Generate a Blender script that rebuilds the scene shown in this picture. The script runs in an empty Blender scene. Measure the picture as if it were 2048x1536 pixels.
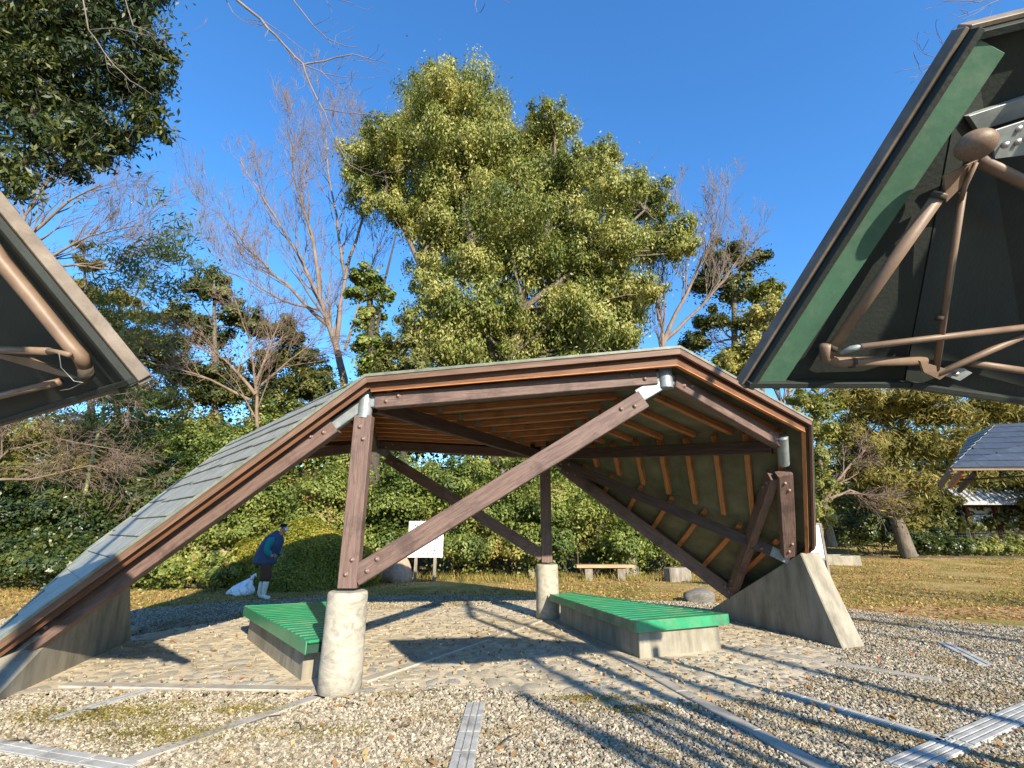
import bpy, bmesh, math, random
import numpy as np
from mathutils import Vector, Matrix
random.seed(7); rng = np.random.default_rng(11)
R = math.radians
S = bpy.context.scene
COL = S.collection

# ------------------------------------------------------------------ camera, sky, sun, exposure
PITCH = R(17.0); FPX = 950.0; CH = 1.5
cam_d = bpy.data.cameras.new('camera'); cam = bpy.data.objects.new('camera', cam_d); COL.objects.link(cam)
cam.location = (0, 0, CH); cam.rotation_euler = (R(90) + PITCH, 0, 0)
cam_d.sensor_width = 36; cam_d.lens = 36 * FPX / 2048; cam_d.clip_start = .05; cam_d.clip_end = 3000
S.camera = cam
SUN_EL, SUN_AZ = 23.5, 153.0          # azimuth clockwise from +Y: behind the camera, to the right
w = bpy.data.worlds.new('World'); S.world = w; w.use_nodes = True
nt = w.node_tree; bg = nt.nodes['Background']
sky = nt.nodes.new('ShaderNodeTexSky'); sky.sky_type = 'NISHITA'; sky.sun_disc = False
sky.sun_elevation = R(SUN_EL); sky.sun_rotation = R(SUN_AZ); sky.air_density = 1.25; sky.dust_density = .1; sky.ozone_density = 8.0
hs = nt.nodes.new('ShaderNodeHueSaturation'); hs.inputs['Saturation'].default_value = 1.08; nt.links.new(sky.outputs[0], hs.inputs['Color'])
nt.links.new(hs.outputs[0], bg.inputs[0]); bg.inputs[1].default_value = .15
sd = bpy.data.lights.new('sun', 'SUN'); sun = bpy.data.objects.new('sun', sd); COL.objects.link(sun)
sd.energy = 5.0; sd.angle = R(.53); sd.color = (1, .89, .70)
sdir = Vector((math.sin(R(SUN_AZ)) * math.cos(R(SUN_EL)), math.cos(R(SUN_AZ)) * math.cos(R(SUN_EL)), math.sin(R(SUN_EL))))
sun.rotation_euler = sdir.to_track_quat('Z', 'Y').to_euler(); sun.location = (10, -20, 12)
vs = S.view_settings; vs.view_transform = 'Standard'; vs.look = 'None'; vs.gamma = 1; vs.exposure = 1.12; vs.use_curve_mapping = False
S.render.engine = 'CYCLES'
S.cycles.max_bounces = 6

# ------------------------------------------------------------------ measuring helpers
cp, sp = math.cos(PITCH), math.sin(PITCH)
def ray(px, py):
    u = (px - 1024) / FPX; v = (768 - py) / FPX
    return np.array((u, cp - v * sp, sp + v * cp))
def P(px, py, Y):
    "world point seen at photo pixel (px,py) that stands Y metres in front"
    d = ray(px, py); return np.array((0, 0, CH)) + d * (Y / d[1])
def G(px, py, z=0.):
    d = ray(px, py); t = (z - CH) / d[2]; p = np.array((0, 0, CH)) + d * t; p[2] = z; return p
def V(*a): return np.array(a, float)
def nrm(v): v = np.asarray(v, float); return v / (np.linalg.norm(v) + 1e-9)

# ------------------------------------------------------------------ object helpers
def tag(o, label=None, cat=None, group=None, kind=None):
    if label: o['label'] = label
    if cat: o['category'] = cat
    if group: o['group'] = group
    if kind: o['kind'] = kind
    return o
def empty(name, loc=(0, 0, 0), label=None, cat=None, group=None):
    o = bpy.data.objects.new(name, None); COL.objects.link(o); o.location = tuple(float(c) for c in loc)
    o.empty_display_size = .2
    return tag(o, label, cat, group)
def link(name, me, parent=None, mw=None, mat=None):
    o = bpy.data.objects.new(name, me); COL.objects.link(o)
    if mat and not me.materials: me.materials.append(mat)
    if mw is None: mw = Matrix.Identity(4)
    if parent is not None:
        o.parent = parent
        o.matrix_basis = world_of(parent).inverted() @ mw
    else: o.matrix_basis = mw
    return o
def world_of(o):
    m = o.matrix_basis.copy()
    return world_of(o.parent) @ m if o.parent else m
def mesh(name, verts, faces, smooth=False, mat=None):
    me = bpy.data.meshes.new(name); me.from_pydata([tuple(map(float, v)) for v in verts], [], [tuple(map(int, f)) for f in faces]); me.update()
    if smooth: me.polygons.foreach_set('use_smooth', [True] * len(me.polygons))
    if mat: me.materials.append(mat)
    return me
def obj(name, verts, faces, mat, parent=None, smooth=False, mw=None):
    return link(name, mesh(name, verts, faces, smooth, mat), parent, mw)
def fix_normals(me):
    bm = bmesh.new(); bm.from_mesh(me); bmesh.ops.recalc_face_normals(bm, faces=bm.faces); bm.to_mesh(me); bm.free()
def bevel(me, w, seg=1):
    bm = bmesh.new(); bm.from_mesh(me)
    bmesh.ops.remove_doubles(bm, verts=bm.verts, dist=1e-5)
    bmesh.ops.recalc_face_normals(bm, faces=bm.faces)
    bmesh.ops.bevel(bm, geom=bm.edges[:], offset=w, segments=seg, affect='EDGES', profile=.6)
    bm.to_mesh(me); bm.free()
def frame(p, q, up=(0, 0, 1)):
    x = nrm(np.subtract(q, p)); u = np.array(up, float)
    if abs(np.dot(x, nrm(u))) > .98: u = V(0, 1, 0)
    y = nrm(np.cross(u, x)); z = np.cross(x, y)
    return x, y, z
def basis(p, x, y, z):
    return Matrix(((x[0], y[0], z[0], p[0]), (x[1], y[1], z[1], p[1]), (x[2], y[2], z[2], p[2]), (0, 0, 0, 1)))
def beam(name, p, q, w, h, mat, parent, up=(0, 0, 1), c=.007):
    "squared timber from p to q, its edges eased, its local x along the grain"
    p = np.asarray(p, float); q = np.asarray(q, float)
    x, y, z = frame(p, q, up); L = float(np.linalg.norm(q - p))
    a, b = w / 2, h / 2
    sec = [(a, b - c), (a - c, b), (-a + c, b), (-a, b - c), (-a, -b + c), (-a + c, -b), (a - c, -b), (a, -b + c)]
    vs_ = [(0, s[0], s[1]) for s in sec] + [(L, s[0], s[1]) for s in sec]
    fs = [(i, i + 8, (i + 1) % 8 + 8, (i + 1) % 8) for i in range(8)] + [tuple(range(8)), tuple(reversed(range(8, 16)))]
    me = mesh(name, vs_, fs, False, mat); fix_normals(me)
    return link(name, me, parent, basis(p, x, y, z))
def box(name, lo, hi, mat, parent=None, bv=0, mw=None):
    (x0, y0, z0), (x1, y1, z1) = lo, hi
    vs_ = [(x, y, z) for x in (x0, x1) for y in (y0, y1) for z in (z0, z1)]
    fs = [(0, 1, 3, 2), (4, 6, 7, 5), (0, 4, 5, 1), (2, 3, 7, 6), (0, 2, 6, 4), (1, 5, 7, 3)]
    me = mesh(name, vs_, fs, False, mat)
    if bv: bevel(me, bv)
    return link(name, me, parent, mw)
def prism(name, bottom, top, mat, parent=None, bv=0):
    "solid between two polygons with the same number of corners"
    n = len(bottom)
    vs_ = list(bottom) + list(top)
    fs = [tuple(reversed(range(n))), tuple(range(n, 2 * n))] + [(i, (i + 1) % n, (i + 1) % n + n, i + n) for i in range(n)]
    me = mesh(name, vs_, fs, False, mat); fix_normals(me)
    if bv: bevel(me, bv)
    return link(name, me, parent)
def tubes_mesh(name, lines, mat, smooth=True):
    "lines = [(points Nx3, radii N, sides)] joined in one mesh"
    VV, FF, off = [], [], 0
    for pts, rad, n in lines:
        pts = np.asarray(pts, float); rad = np.asarray(rad, float); m = len(pts)
        d = np.gradient(pts, axis=0); d /= np.linalg.norm(d, axis=1)[:, None] + 1e-9
        ref = V(0, 0, 1) if abs(d[0][2]) < .9 else V(1, 0, 0)
        a = np.cross(d, ref); a /= np.linalg.norm(a, axis=1)[:, None] + 1e-9
        b = np.cross(d, a)
        th = np.arange(n) * 2 * math.pi / n
        ring = pts[:, None, :] + rad[:, None, None] * (np.cos(th)[None, :, None] * a[:, None, :] + np.sin(th)[None, :, None] * b[:, None, :])
        VV.append(ring.reshape(-1, 3))
        i = np.arange(m - 1)[:, None] * n; j = np.arange(n)[None, :]; k = (j + 1) % n
        FF.append((np.stack([i + j, i + k, i + n + k, i + n + j], -1) + off).reshape(-1, 4)); off += m * n
    return quads_mesh(name, np.concatenate(VV), np.concatenate(FF), mat, smooth)
def quads_mesh(name, vv, ff, mat, smooth=False):
    me = bpy.data.meshes.new(name)
    me.vertices.add(len(vv)); me.vertices.foreach_set('co', np.ascontiguousarray(vv, dtype=np.float32).ravel())
    k = ff.shape[1]
    me.loops.add(ff.size); me.loops.foreach_set('vertex_index', np.ascontiguousarray(ff, dtype=np.int32).ravel())
    me.polygons.add(len(ff)); me.polygons.foreach_set('loop_start', np.arange(0, ff.size, k, dtype=np.int32))
    if smooth: me.polygons.foreach_set('use_smooth', np.ones(len(ff), dtype=bool))
    me.update(calc_edges=True)
    if mat: me.materials.append(mat)
    return me
def tube(name, pts, rad, n, mat, parent=None):
    pts = [np.asarray(p, float) for p in pts]
    if not hasattr(rad, '__len__'): rad = [rad] * len(pts)
    # caps: shrink a last ring to nothing
    e0, e1 = pts[0] - nrm(pts[1] - pts[0]) * .001, pts[-1] + nrm(pts[-1] - pts[-2]) * .001
    return link(name, tubes_mesh(name, [([e0] + pts + [e1], [1e-4] + list(rad) + [1e-4], n)], mat), parent)
def lathe(name, prof, n, mat, parent=None, mw=None, wob=0):
    vv, ff = [], []
    for r, z in prof:
        for k in range(n):
            a = 2 * math.pi * k / n; rr = r * (1 + wob * math.sin(3 * a + z * 5) * .5 + wob * math.sin(7 * a) * .5)
            vv.append((rr * math.cos(a), rr * math.sin(a), z))
    for i in range(len(prof) - 1):
        for k in range(n): ff.append((i * n + k, i * n + (k + 1) % n, (i + 1) * n + (k + 1) % n, (i + 1) * n + k))
    ff.append(tuple(reversed(range(n)))); ff.append(tuple(range((len(prof) - 1) * n, len(prof) * n)))
    me = mesh(name, vv, ff, False, mat)
    me.polygons.foreach_set('use_smooth', [len(p.vertices) == 4 for p in me.polygons])
    return link(name, me, parent, mw)

# ------------------------------------------------------------------ materials
def new_mat(name):
    m = bpy.data.materials.new(name); m.use_nodes = True
    return m, m.node_tree, m.node_tree.nodes['Principled BSDF']
def pm(name, stops, scale=(1, 1, 1), nscale=5, rough=.7, bump=.3, bscale=40, metal=0, detail=6, dist=.005, spec=.4,
       second=None, coord='Object', distort=0, bvec=None):
    "principled surface: a noise driven colour ramp, an optional second stain layer, a fine bump"
    m, t, b = new_mat(name); N = t.nodes.new; L = t.links.new
    tc = N('ShaderNodeTexCoord'); mp = N('ShaderNodeMapping'); mp.inputs['Scale'].default_value = scale
    L(tc.outputs[coord], mp.inputs[0])
    n1 = N('ShaderNodeTexNoise'); n1.inputs['Scale'].default_value = nscale; n1.inputs['Detail'].default_value = detail
    n1.inputs['Roughness'].default_value = .65; n1.inputs['Distortion'].default_value = distort
    L(mp.outputs[0], n1.inputs['Vector'])
    cr = N('ShaderNodeValToRGB'); el = cr.color_ramp.elements
    while len(el) < len(stops): el.new(.5)
    for e, (pos, c) in zip(el, stops): e.position = pos; e.color = (*c, 1)
    L(n1.outputs[0], cr.inputs[0]); out = cr.outputs[0]
    if second:
        col, sc, lo, hi, amt = second
        n2 = N('ShaderNodeTexNoise'); n2.inputs['Scale'].default_value = sc; n2.inputs['Detail'].default_value = 5; n2.inputs['Roughness'].default_value = .7
        L(tc.outputs[coord], n2.inputs['Vector'])
        mr = N('ShaderNodeMapRange'); mr.inputs[1].default_value = lo; mr.inputs[2].default_value = hi; mr.inputs[4].default_value = amt
        L(n2.outputs[0], mr.inputs[0])
        mx = N('ShaderNodeMix'); mx.data_type = 'RGBA'; L(mr.outputs[0], mx.inputs[0]); L(out, mx.inputs[6]); mx.inputs[7].default_value = (*col, 1)
        out = mx.outputs[2]
    L(out, b.inputs['Base Color'])
    b.inputs['Roughness'].default_value = rough; b.inputs['Metallic'].default_value = metal; b.inputs['Specular IOR Level'].default_value = spec
    if bump:
        n3 = N('ShaderNodeTexNoise'); n3.inputs['Scale'].default_value = bscale; n3.inputs['Detail'].default_value = 5
        L(mp.outputs[0] if bvec is None else tc.outputs[coord], n3.inputs['Vector'])
        bp = N('ShaderNodeBump'); bp.inputs['Strength'].default_value = bump; bp.inputs['Distance'].default_value = dist
        L(n3.outputs[0], bp.inputs['Height']); L(bp.outputs[0], b.inputs['Normal'])
    return m
def leafmat(name, dark, mid, light, trans=.3, rough=.42, spec=.5, patch=.5, accent=None):
    m, t, b = new_mat(name); N = t.nodes.new; L = t.links.new
    at = N('ShaderNodeAttribute'); at.attribute_name = 'tint'
    tc = N('ShaderNodeTexCoord'); n1 = N('ShaderNodeTexNoise'); n1.inputs['Scale'].default_value = patch; n1.inputs['Detail'].default_value = 3
    L(tc.outputs['Object'], n1.inputs['Vector'])
    ma = N('ShaderNodeMath'); ma.operation = 'MULTIPLY_ADD'; L(n1.outputs[0], ma.inputs[0]); ma.inputs[1].default_value = 1.5; ma.inputs[2].default_value = -.5
    mb = N('ShaderNodeMath'); mb.operation = 'MULTIPLY_ADD'; L(at.outputs['Fac'], mb.inputs[0]); mb.inputs[1].default_value = .55; L(ma.outputs[0], mb.inputs[2])
    cr = N('ShaderNodeValToRGB'); el = cr.color_ramp.elements; el.new(.5)
    st = [(.12, dark), (.5, mid), (.85, light)]
    if accent: el.new(.9); st += [(.97, accent)]
    for e, (p, c) in zip(el, st): e.position = p; e.color = (*c, 1)
    L(mb.outputs[0], cr.inputs[0]); L(cr.outputs[0], b.inputs['Base Color'])
    b.inputs['Roughness'].default_value = rough; b.inputs['Specular IOR Level'].default_value = spec
    tr = N('ShaderNodeBsdfTranslucent'); hs = N('ShaderNodeHueSaturation'); hs.inputs['Value'].default_value = 1.5; hs.inputs['Saturation'].default_value = 1.15
    L(cr.outputs[0], hs.inputs['Color']); L(hs.outputs[0], tr.inputs[0])
    mx = N('ShaderNodeMixShader'); mx.inputs[0].default_value = trans; L(b.outputs[0], mx.inputs[1]); L(tr.outputs[0], mx.inputs[2])
    L(mx.outputs[0], t.nodes['Material Output'].inputs[0])
    return m
def g(v, k=1.): return (v * k, v * .95 * k, v * .84 * k)

M = {}
M['timber'] = pm('brown_stained_timber', [(.25, (.058, .036, .029)), (.5, (.138, .088, .072)), (.78, (.215, .142, .118))], (1.1, 16, 16), 3.2, .62, .5, 12, distort=.7,
                 second=((.045, .028, .024), 2.6, .52, .68, .65), dist=.006)
M['timber_dark'] = pm('shaded_brown_timber', [(.3, (.040, .024, .020)), (.6, (.085, .052, .043)), (.8, (.12, .075, .06))], (1.1, 16, 16), 3.2, .65, .5, 12, dist=.004)  # copy of the brown timber, darkened to carry the shade under the roof
M['orange'] = pm('orange_larch_wood', [(.3, (.25, .095, .033)), (.55, (.45, .18, .06)), (.8, (.54, .25, .10))], (1.3, 22, 22), 3, .6, .3, 10, distort=.6, dist=.003,
                 second=((.12, .045, .02), 3, .58, .7, .6))
M['inner'] = pm('red_brown_inner_board', [(.3, (.085, .036, .018)), (.6, (.16, .072, .034)), (.8, (.21, .10, .05))], (1.2, 18, 18), 3, .6, .35, 10, dist=.003)
M['fascia'] = pm('brown_fascia_board', [(.3, (.10, .055, .035)), (.6, (.18, .105, .072)), (.8, (.24, .15, .11))], (1.2, 14, 14), 3, .6, .35, 10, dist=.003)
M['sheath'] = pm('olive_sheathing_board', [(.3, (.075, .075, .045)), (.6, (.14, .135, .08)), (.8, (.19, .175, .115))], (1, 1, 1), 2.5, .8, .3, 30,
                 second=((.17, .16, .12), 1.4, .56, .72, .5))
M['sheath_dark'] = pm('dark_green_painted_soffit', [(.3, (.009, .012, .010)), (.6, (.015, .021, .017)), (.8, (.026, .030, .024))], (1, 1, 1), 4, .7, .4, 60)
M['sunlit_green'] = pm('green_board_painted_sunlight', [(.3, (.038, .095, .06)), (.6, (.055, .135, .085)), (.8, (.10, .17, .12))], (1, 1, 1), 3, .6, .3, 30, second=((.10, .15, .11), 9, .5, .7, .6))  # board green lightened to stand for sunlight on the dark soffit
M['slate'] = pm('grey_green_slate', [(.3, (.17, .17, .135)), (.5, (.25, .245, .20)), (.75, (.35, .335, .275))], (1, 1, 1), 6, .55, .5, 40, spec=.6,
                second=((.24, .25, .215), 1.3, .5, .72, .7), coord='Object')
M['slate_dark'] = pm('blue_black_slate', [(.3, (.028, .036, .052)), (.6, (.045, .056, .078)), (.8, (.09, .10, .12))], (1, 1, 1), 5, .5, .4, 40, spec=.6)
M['flash'] = pm('verdigris_edge_flashing', [(.3, (.11, .125, .10)), (.6, (.19, .205, .165)), (.8, (.27, .27, .22))], (1, 1, 1), 8, .5, .2, 40)
M['galv'] = pm('galvanised_steel', [(.3, (.17, .19, .195)), (.55, (.26, .285, .29)), (.8, (.37, .395, .395))], (1, 1, 1), 14, .5, .12, 60, metal=.35,
               second=((.26, .28, .29), 5, .5, .7, .5))
M['bolt'] = pm('weathered_bolt_steel', [(.3, (.16, .10, .085)), (.7, (.30, .21, .18))], nscale=20, rough=.45, metal=.3, bump=.1)
M['bolt_bright'] = pm('bright_bolt_steel', [(.3, (.40, .36, .34)), (.7, (.55, .52, .5))], nscale=20, rough=.3, metal=.8, bump=.1)
M['tube'] = pm('tan_painted_steel', [(.3, (.13, .085, .058)), (.6, (.19, .128, .088)), (.8, (.24, .17, .12))], nscale=7, rough=.5, bump=.15, bscale=40, spec=.4,
               second=((.09, .05, .035), 6, .62, .7, .7))
M['edge_metal'] = pm('weathered_tan_edge_trim', [(.3, (.10, .078, .056)), (.6, (.175, .138, .104)), (.8, (.25, .205, .155))], nscale=9, rough=.55, bump=.2, bscale=50,
                     second=((.09, .08, .06), 3, .55, .7, .6))
M['conc'] = pm('weathered_concrete', [(.28, (.145, .13, .10)), (.5, (.25, .225, .175)), (.72, (.34, .305, .24))], (1.6, 1.6, .35), 3.6, .88, .6, 46, detail=9,
               second=((.13, .125, .09), 2.1, .52, .72, .65), dist=.004)
M['conc_pale'] = pm('pale_board_marked_concrete', [(.25, (.16, .145, .115)), (.45, (.31, .285, .23)), (.7, (.46, .425, .35))], (1.6, 1.6, 3.4), 2.6, .85, .6, 24, detail=9, distort=1.2,
                    second=((.14, .125, .10), 5.5, .56, .70, .75), dist=.006)
M['conc_rough'] = pm('exposed_aggregate_concrete', [(.35, (.17, .155, .125)), (.5, (.34, .32, .27)), (.65, (.55, .53, .47))], (1, 1, 1), 34, .9, .7, 60, detail=5,
                     second=((.12, .115, .09), 1.8, .56, .75, .6), dist=.006)
M['green'] = pm('glossy_green_paint', [(.3, (.02, .18, .085)), (.6, (.03, .25, .115)), (.85, (.055, .30, .15))], nscale=4, rough=.28, bump=.06, bscale=18, spec=.55,
                second=((.20, .25, .15), 3.2, .50, .72, .55))
M['green_deep'] = pm('gap_shade_green', [(.3, (.006, .03, .018)), (.7, (.012, .05, .03))], nscale=5, rough=.7, bump=.1)  # deck green darkened so the slat gaps read as shadow lines
M['green_worn'] = pm('worn_green_paint', [(.3, (.07, .15, .08)), (.6, (.20, .24, .15)), (.8, (.32, .32, .24))], nscale=5, rough=.55, bump=.2)
M['bark'] = pm('grey_brown_bark', [(.3, (.07, .055, .042)), (.55, (.14, .115, .09)), (.8, (.24, .20, .16))], (1, 1, .3), 9, .9, .8, 25, dist=.02)
M['bark_pale'] = pm('pale_grey_bark', [(.3, (.11, .082, .068)), (.55, (.185, .145, .12)), (.8, (.27, .22, .185))], (1, 1, .4), 4, .85, .5, 25, dist=.01)
M['boulder'] = pm('grey_boulder_stone', [(.3, (.09, .085, .075)), (.6, (.17, .16, .14)), (.8, (.26, .245, .215))], nscale=5, rough=.9, bump=.6, bscale=18)
M['bark_dark'] = pm('dark_bark', [(.3, (.03, .024, .018)), (.6, (.065, .052, .04)), (.8, (.11, .09, .07))], (1, 1, .4), 6, .9, .8, 25, dist=.02)
M['white'] = pm('white_board', [(.3, (.76, .77, .78)), (.7, (.82, .82, .82))], nscale=3, rough=.35, bump=0)
M['ink'] = pm('grey_ink', [(.3, (.03, .03, .04)), (.7, (.06, .06, .07))], nscale=3, rough=.6, bump=0)
M['stone'] = pm('paving_stone', [(.3, (.26, .225, .165)), (.55, (.43, .37, .275)), (.8, (.56, .49, .375))], nscale=6, rough=.8, bump=.5, bscale=40,
                second=((.12, .12, .11), 2.2, .5, .7, .5))
M['metal_cover'] = pm('galvanised_cover', [(.3, (.30, .295, .27)), (.6, (.44, .43, .39)), (.8, (.55, .54, .49))], nscale=10, rough=.75, metal=0, bump=.2, bscale=60,
                      second=((.16, .15, .13), 7, .5, .68, .7))

# ------------------------------------------------------------------ the site: turf, gravel, mortar paving
def in_poly(x, y, poly):
    ins = np.zeros(len(x), bool); n = len(poly); j = n - 1
    for i in range(n):
        xi, yi = poly[i][:2]; xj, yj = poly[j][:2]
        c = ((yi > y) != (yj > y)) & (x < (xj - xi) * (y - yi) / (yj - yi + 1e-12) + xi); ins ^= c; j = i
    return ins
def ground_mat():
    m, t, b = new_mat('dry_winter_turf'); N = t.nodes.new; L = t.links.new
    tc = N('ShaderNodeTexCoord')
    n1 = N('ShaderNodeTexNoise'); n1.inputs['Scale'].default_value = .55; n1.inputs['Detail'].default_value = 9; n1.inputs['Roughness'].default_value = .72; L(tc.outputs['Object'], n1.inputs[0])
    cr = N('ShaderNodeValToRGB'); el = cr.color_ramp.elements; el.new(.5); el.new(.6)
    for e, (p, c) in zip(el, [(.36, (.16, .15, .035)), (.46, (.31, .24, .075)), (.56, (.44, .29, .125)), (.68, (.48, .28, .13))]): e.position = p; e.color = (*c, 1)
    L(n1.outputs[0], cr.inputs[0])
    sx = N('ShaderNodeSeparateXYZ'); L(tc.outputs['Object'], sx.inputs[0])
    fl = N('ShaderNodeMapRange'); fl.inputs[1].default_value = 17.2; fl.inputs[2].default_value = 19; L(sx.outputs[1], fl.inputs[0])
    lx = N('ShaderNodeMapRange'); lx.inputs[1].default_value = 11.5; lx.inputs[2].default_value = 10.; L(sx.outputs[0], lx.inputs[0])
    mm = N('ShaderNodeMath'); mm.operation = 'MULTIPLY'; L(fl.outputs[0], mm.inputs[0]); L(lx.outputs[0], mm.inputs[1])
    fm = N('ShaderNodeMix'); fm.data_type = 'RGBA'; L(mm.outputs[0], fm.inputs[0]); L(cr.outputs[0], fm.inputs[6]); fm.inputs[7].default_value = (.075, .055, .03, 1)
    v = N('ShaderNodeTexNoise'); v.inputs['Scale'].default_value = 22; v.inputs['Detail'].default_value = 8; v.inputs['Roughness'].default_value = .8; L(tc.outputs['Object'], v.inputs[0])
    mr = N('ShaderNodeMapRange'); mr.inputs[1].default_value = .35; mr.inputs[2].default_value = .65; mr.inputs[3].default_value = .55; mr.inputs[4].default_value = 1.45; L(v.outputs[0], mr.inputs[0])
    mx = N('ShaderNodeMix'); mx.data_type = 'RGBA'; mx.blend_type = 'MULTIPLY'; mx.inputs[0].default_value = 1; L(fm.outputs[2], mx.inputs[6]); L(mr.outputs[0], mx.inputs[7])
    L(mx.outputs[2], b.inputs['Base Color']); b.inputs['Roughness'].default_value = .95; b.inputs['Specular IOR Level'].default_value = .1
    bp = N('ShaderNodeBump'); bp.inputs['Strength'].default_value = .8; bp.inputs['Distance'].default_value = .05; L(v.outputs[0], bp.inputs['Height']); L(bp.outputs[0], b.inputs['Normal'])
    return m
def gravel_mat():
    m, t, b = new_mat('crushed_gravel'); N = t.nodes.new; L = t.links.new
    tc = N('ShaderNodeTexCoord')
    v = N('ShaderNodeTexVoronoi'); v.inputs['Scale'].default_value = 34; L(tc.outputs['Object'], v.inputs['Vector'])
    cr = N('ShaderNodeValToRGB'); el = cr.color_ramp.elements; el.new(.5)
    for e, (p, c) in zip(el, [(.1, (.10, .085, .06)), (.5, (.26, .22, .16)), (.95, (.45, .395, .30))]): e.position = p; e.color = (*c, 1)
    sx = N('ShaderNodeSeparateColor'); L(v.outputs['Color'], sx.inputs[0]); L(sx.outputs[0], cr.inputs[0])
    n = N('ShaderNodeTexNoise'); n.inputs['Scale'].default_value = 1.1; n.inputs['Detail'].default_value = 7; n.inputs['Roughness'].default_value = .7; L(tc.outputs['Object'], n.inputs[0])
    mr = N('ShaderNodeMapRange'); mr.inputs[1].default_value = .56; mr.inputs[2].default_value = .70; mr.inputs[4].default_value = .6; L(n.outputs[0], mr.inputs[0])
    mx = N('ShaderNodeMix'); mx.data_type = 'RGBA'; L(mr.outputs[0], mx.inputs[0]); L(cr.outputs[0], mx.inputs[6]); mx.inputs[7].default_value = (.13, .10, .035, 1)
    L(mx.outputs[2], b.inputs['Base Color']); b.inputs['Roughness'].default_value = .9
    bp = N('ShaderNodeBump'); bp.inputs['Strength'].default_value = 1; bp.inputs['Distance'].default_value = .025; bp.invert = True
    L(v.outputs['Distance'], bp.inputs['Height']); L(bp.outputs[0], b.inputs['Normal'])
    return m
def mortar_mat():
    m, t, b = new_mat('worn_mortar_with_pebbles'); N = t.nodes.new; L = t.links.new
    tc = N('ShaderNodeTexCoord')
    n = N('ShaderNodeTexNoise'); n.inputs['Scale'].default_value = 2.2; n.inputs['Detail'].default_value = 10; n.inputs['Roughness'].default_value = .75; L(tc.outputs['Object'], n.inputs[0])
    cr = N('ShaderNodeValToRGB'); el = cr.color_ramp.elements; el.new(.5)
    for e, (p, c) in zip(el, [(.34, (.28, .235, .155)), (.5, (.54, .45, .31)), (.66, (.68, .57, .40))]): e.position = p; e.color = (*c, 1)
    L(n.outputs[0], cr.inputs[0])
    v = N('ShaderNodeTexVoronoi'); v.inputs['Scale'].default_value = 13; v.inputs['Randomness'].default_value = 1; L(tc.outputs['Object'], v.inputs['Vector'])
    mr = N('ShaderNodeMapRange'); mr.inputs[1].default_value = .05; mr.inputs[2].default_value = .32; mr.inputs[3].default_value = .55; mr.inputs[4].default_value = 0; L(v.outputs['Distance'], mr.inputs[0])
    sx = N('ShaderNodeSeparateColor'); L(v.outputs['Color'], sx.inputs[0])
    gt = N('ShaderNodeMath'); gt.operation = 'GREATER_THAN'; gt.inputs[1].default_value = .45; L(sx.outputs[1], gt.inputs[0])
    mu = N('ShaderNodeMath'); mu.operation = 'MULTIPLY'; L(gt.outputs[0], mu.inputs[0]); L(mr.outputs[0], mu.inputs[1])
    mx = N('ShaderNodeMix'); mx.data_type = 'RGBA'; L(mu.outputs[0], mx.inputs[0]); L(cr.outputs[0], mx.inputs[6]); mx.inputs[7].default_value = (.15, .14, .12, 1)
    L(mx.outputs[2], b.inputs['Base Color']); b.inputs['Roughness'].default_value = .9
    ad = N('ShaderNodeMath'); ad.operation = 'MULTIPLY_ADD'; L(mu.outputs[0], ad.inputs[0]); ad.inputs[1].default_value = .6; L(n.outputs[0], ad.inputs[2])
    bp = N('ShaderNodeBump'); bp.inputs['Strength'].default_value = .9; bp.inputs['Distance'].default_value = .03; L(ad.outputs[0], bp.inputs['Height']); L(bp.outputs[0], b.inputs['Normal'])
    return m
# the turf: one sheet to the horizon, rising to a wooded bank behind
def terrain():
    xs = np.concatenate([np.linspace(-900, -60, 9), np.linspace(-50, 50, 51), np.linspace(60, 900, 9)])
    ys = np.concatenate([np.linspace(-400, -20, 8), np.linspace(-15, 60, 61), np.linspace(80, 1500, 10)])
    X, Y = np.meshgrid(xs, ys)
    up = np.clip((Y - 19) / 26, 0, 1); up = up * up * (3 - 2 * up) * 7.0
    Z = up * np.clip((16 - X) / 12, 0.15, 1)
    Z += np.where((Y > 13) , .05 * np.sin(X * .9) * np.cos(Y * .7), 0) * (Y < 60)
    n, m_ = X.shape
    vv = np.stack([X.ravel(), Y.ravel(), Z.ravel()], 1)
    i = np.arange(n - 1)[:, None] * m_ + np.arange(m_ - 1)[None, :]
    ff = np.stack([i, i + 1, i + 1 + m_, i + m_], -1).reshape(-1, 4)
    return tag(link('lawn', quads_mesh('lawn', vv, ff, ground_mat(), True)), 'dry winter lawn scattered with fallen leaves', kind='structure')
terrain()
def ter(x, y):
    up = np.clip((y - 19) / 26, 0, 1); up = up * up * (3 - 2 * up) * 7.0
    return float(up * np.clip((16 - x) / 12, 0.15, 1))
def sheet(name, poly, z, mat, label):
    ar = sum(poly[i - 1][0] * poly[i][1] - poly[i][0] * poly[i - 1][1] for i in range(len(poly)))
    if ar < 0: poly = poly[::-1]
    bm = bmesh.new(); vs_ = [bm.verts.new((p[0], p[1], z)) for p in poly]; fc = bm.faces.new(vs_); bmesh.ops.triangulate(bm, faces=[fc])
    for fc in bm.faces:
        if fc.normal.z < 0: fc.normal_flip()
    me = bpy.data.meshes.new(name); bm.to_mesh(me); bm.free(); me.materials.append(mat)
    return tag(link(name, me), label, kind='structure')
gpoly = [(-14, -9), (14, -9), (13, 2), (11.6, 6), (9.8, 7.6), (7.6, 8.6), (6.5, 10.2), (3.9, 11.0), (1.2, 11.7), (-1.5, 12.2), (-4, 12), (-6.2, 11), (-7.7, 9.6), (-9.5, 8.6), (-13, 6)]
gp2 = []                     # ragged edge
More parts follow.
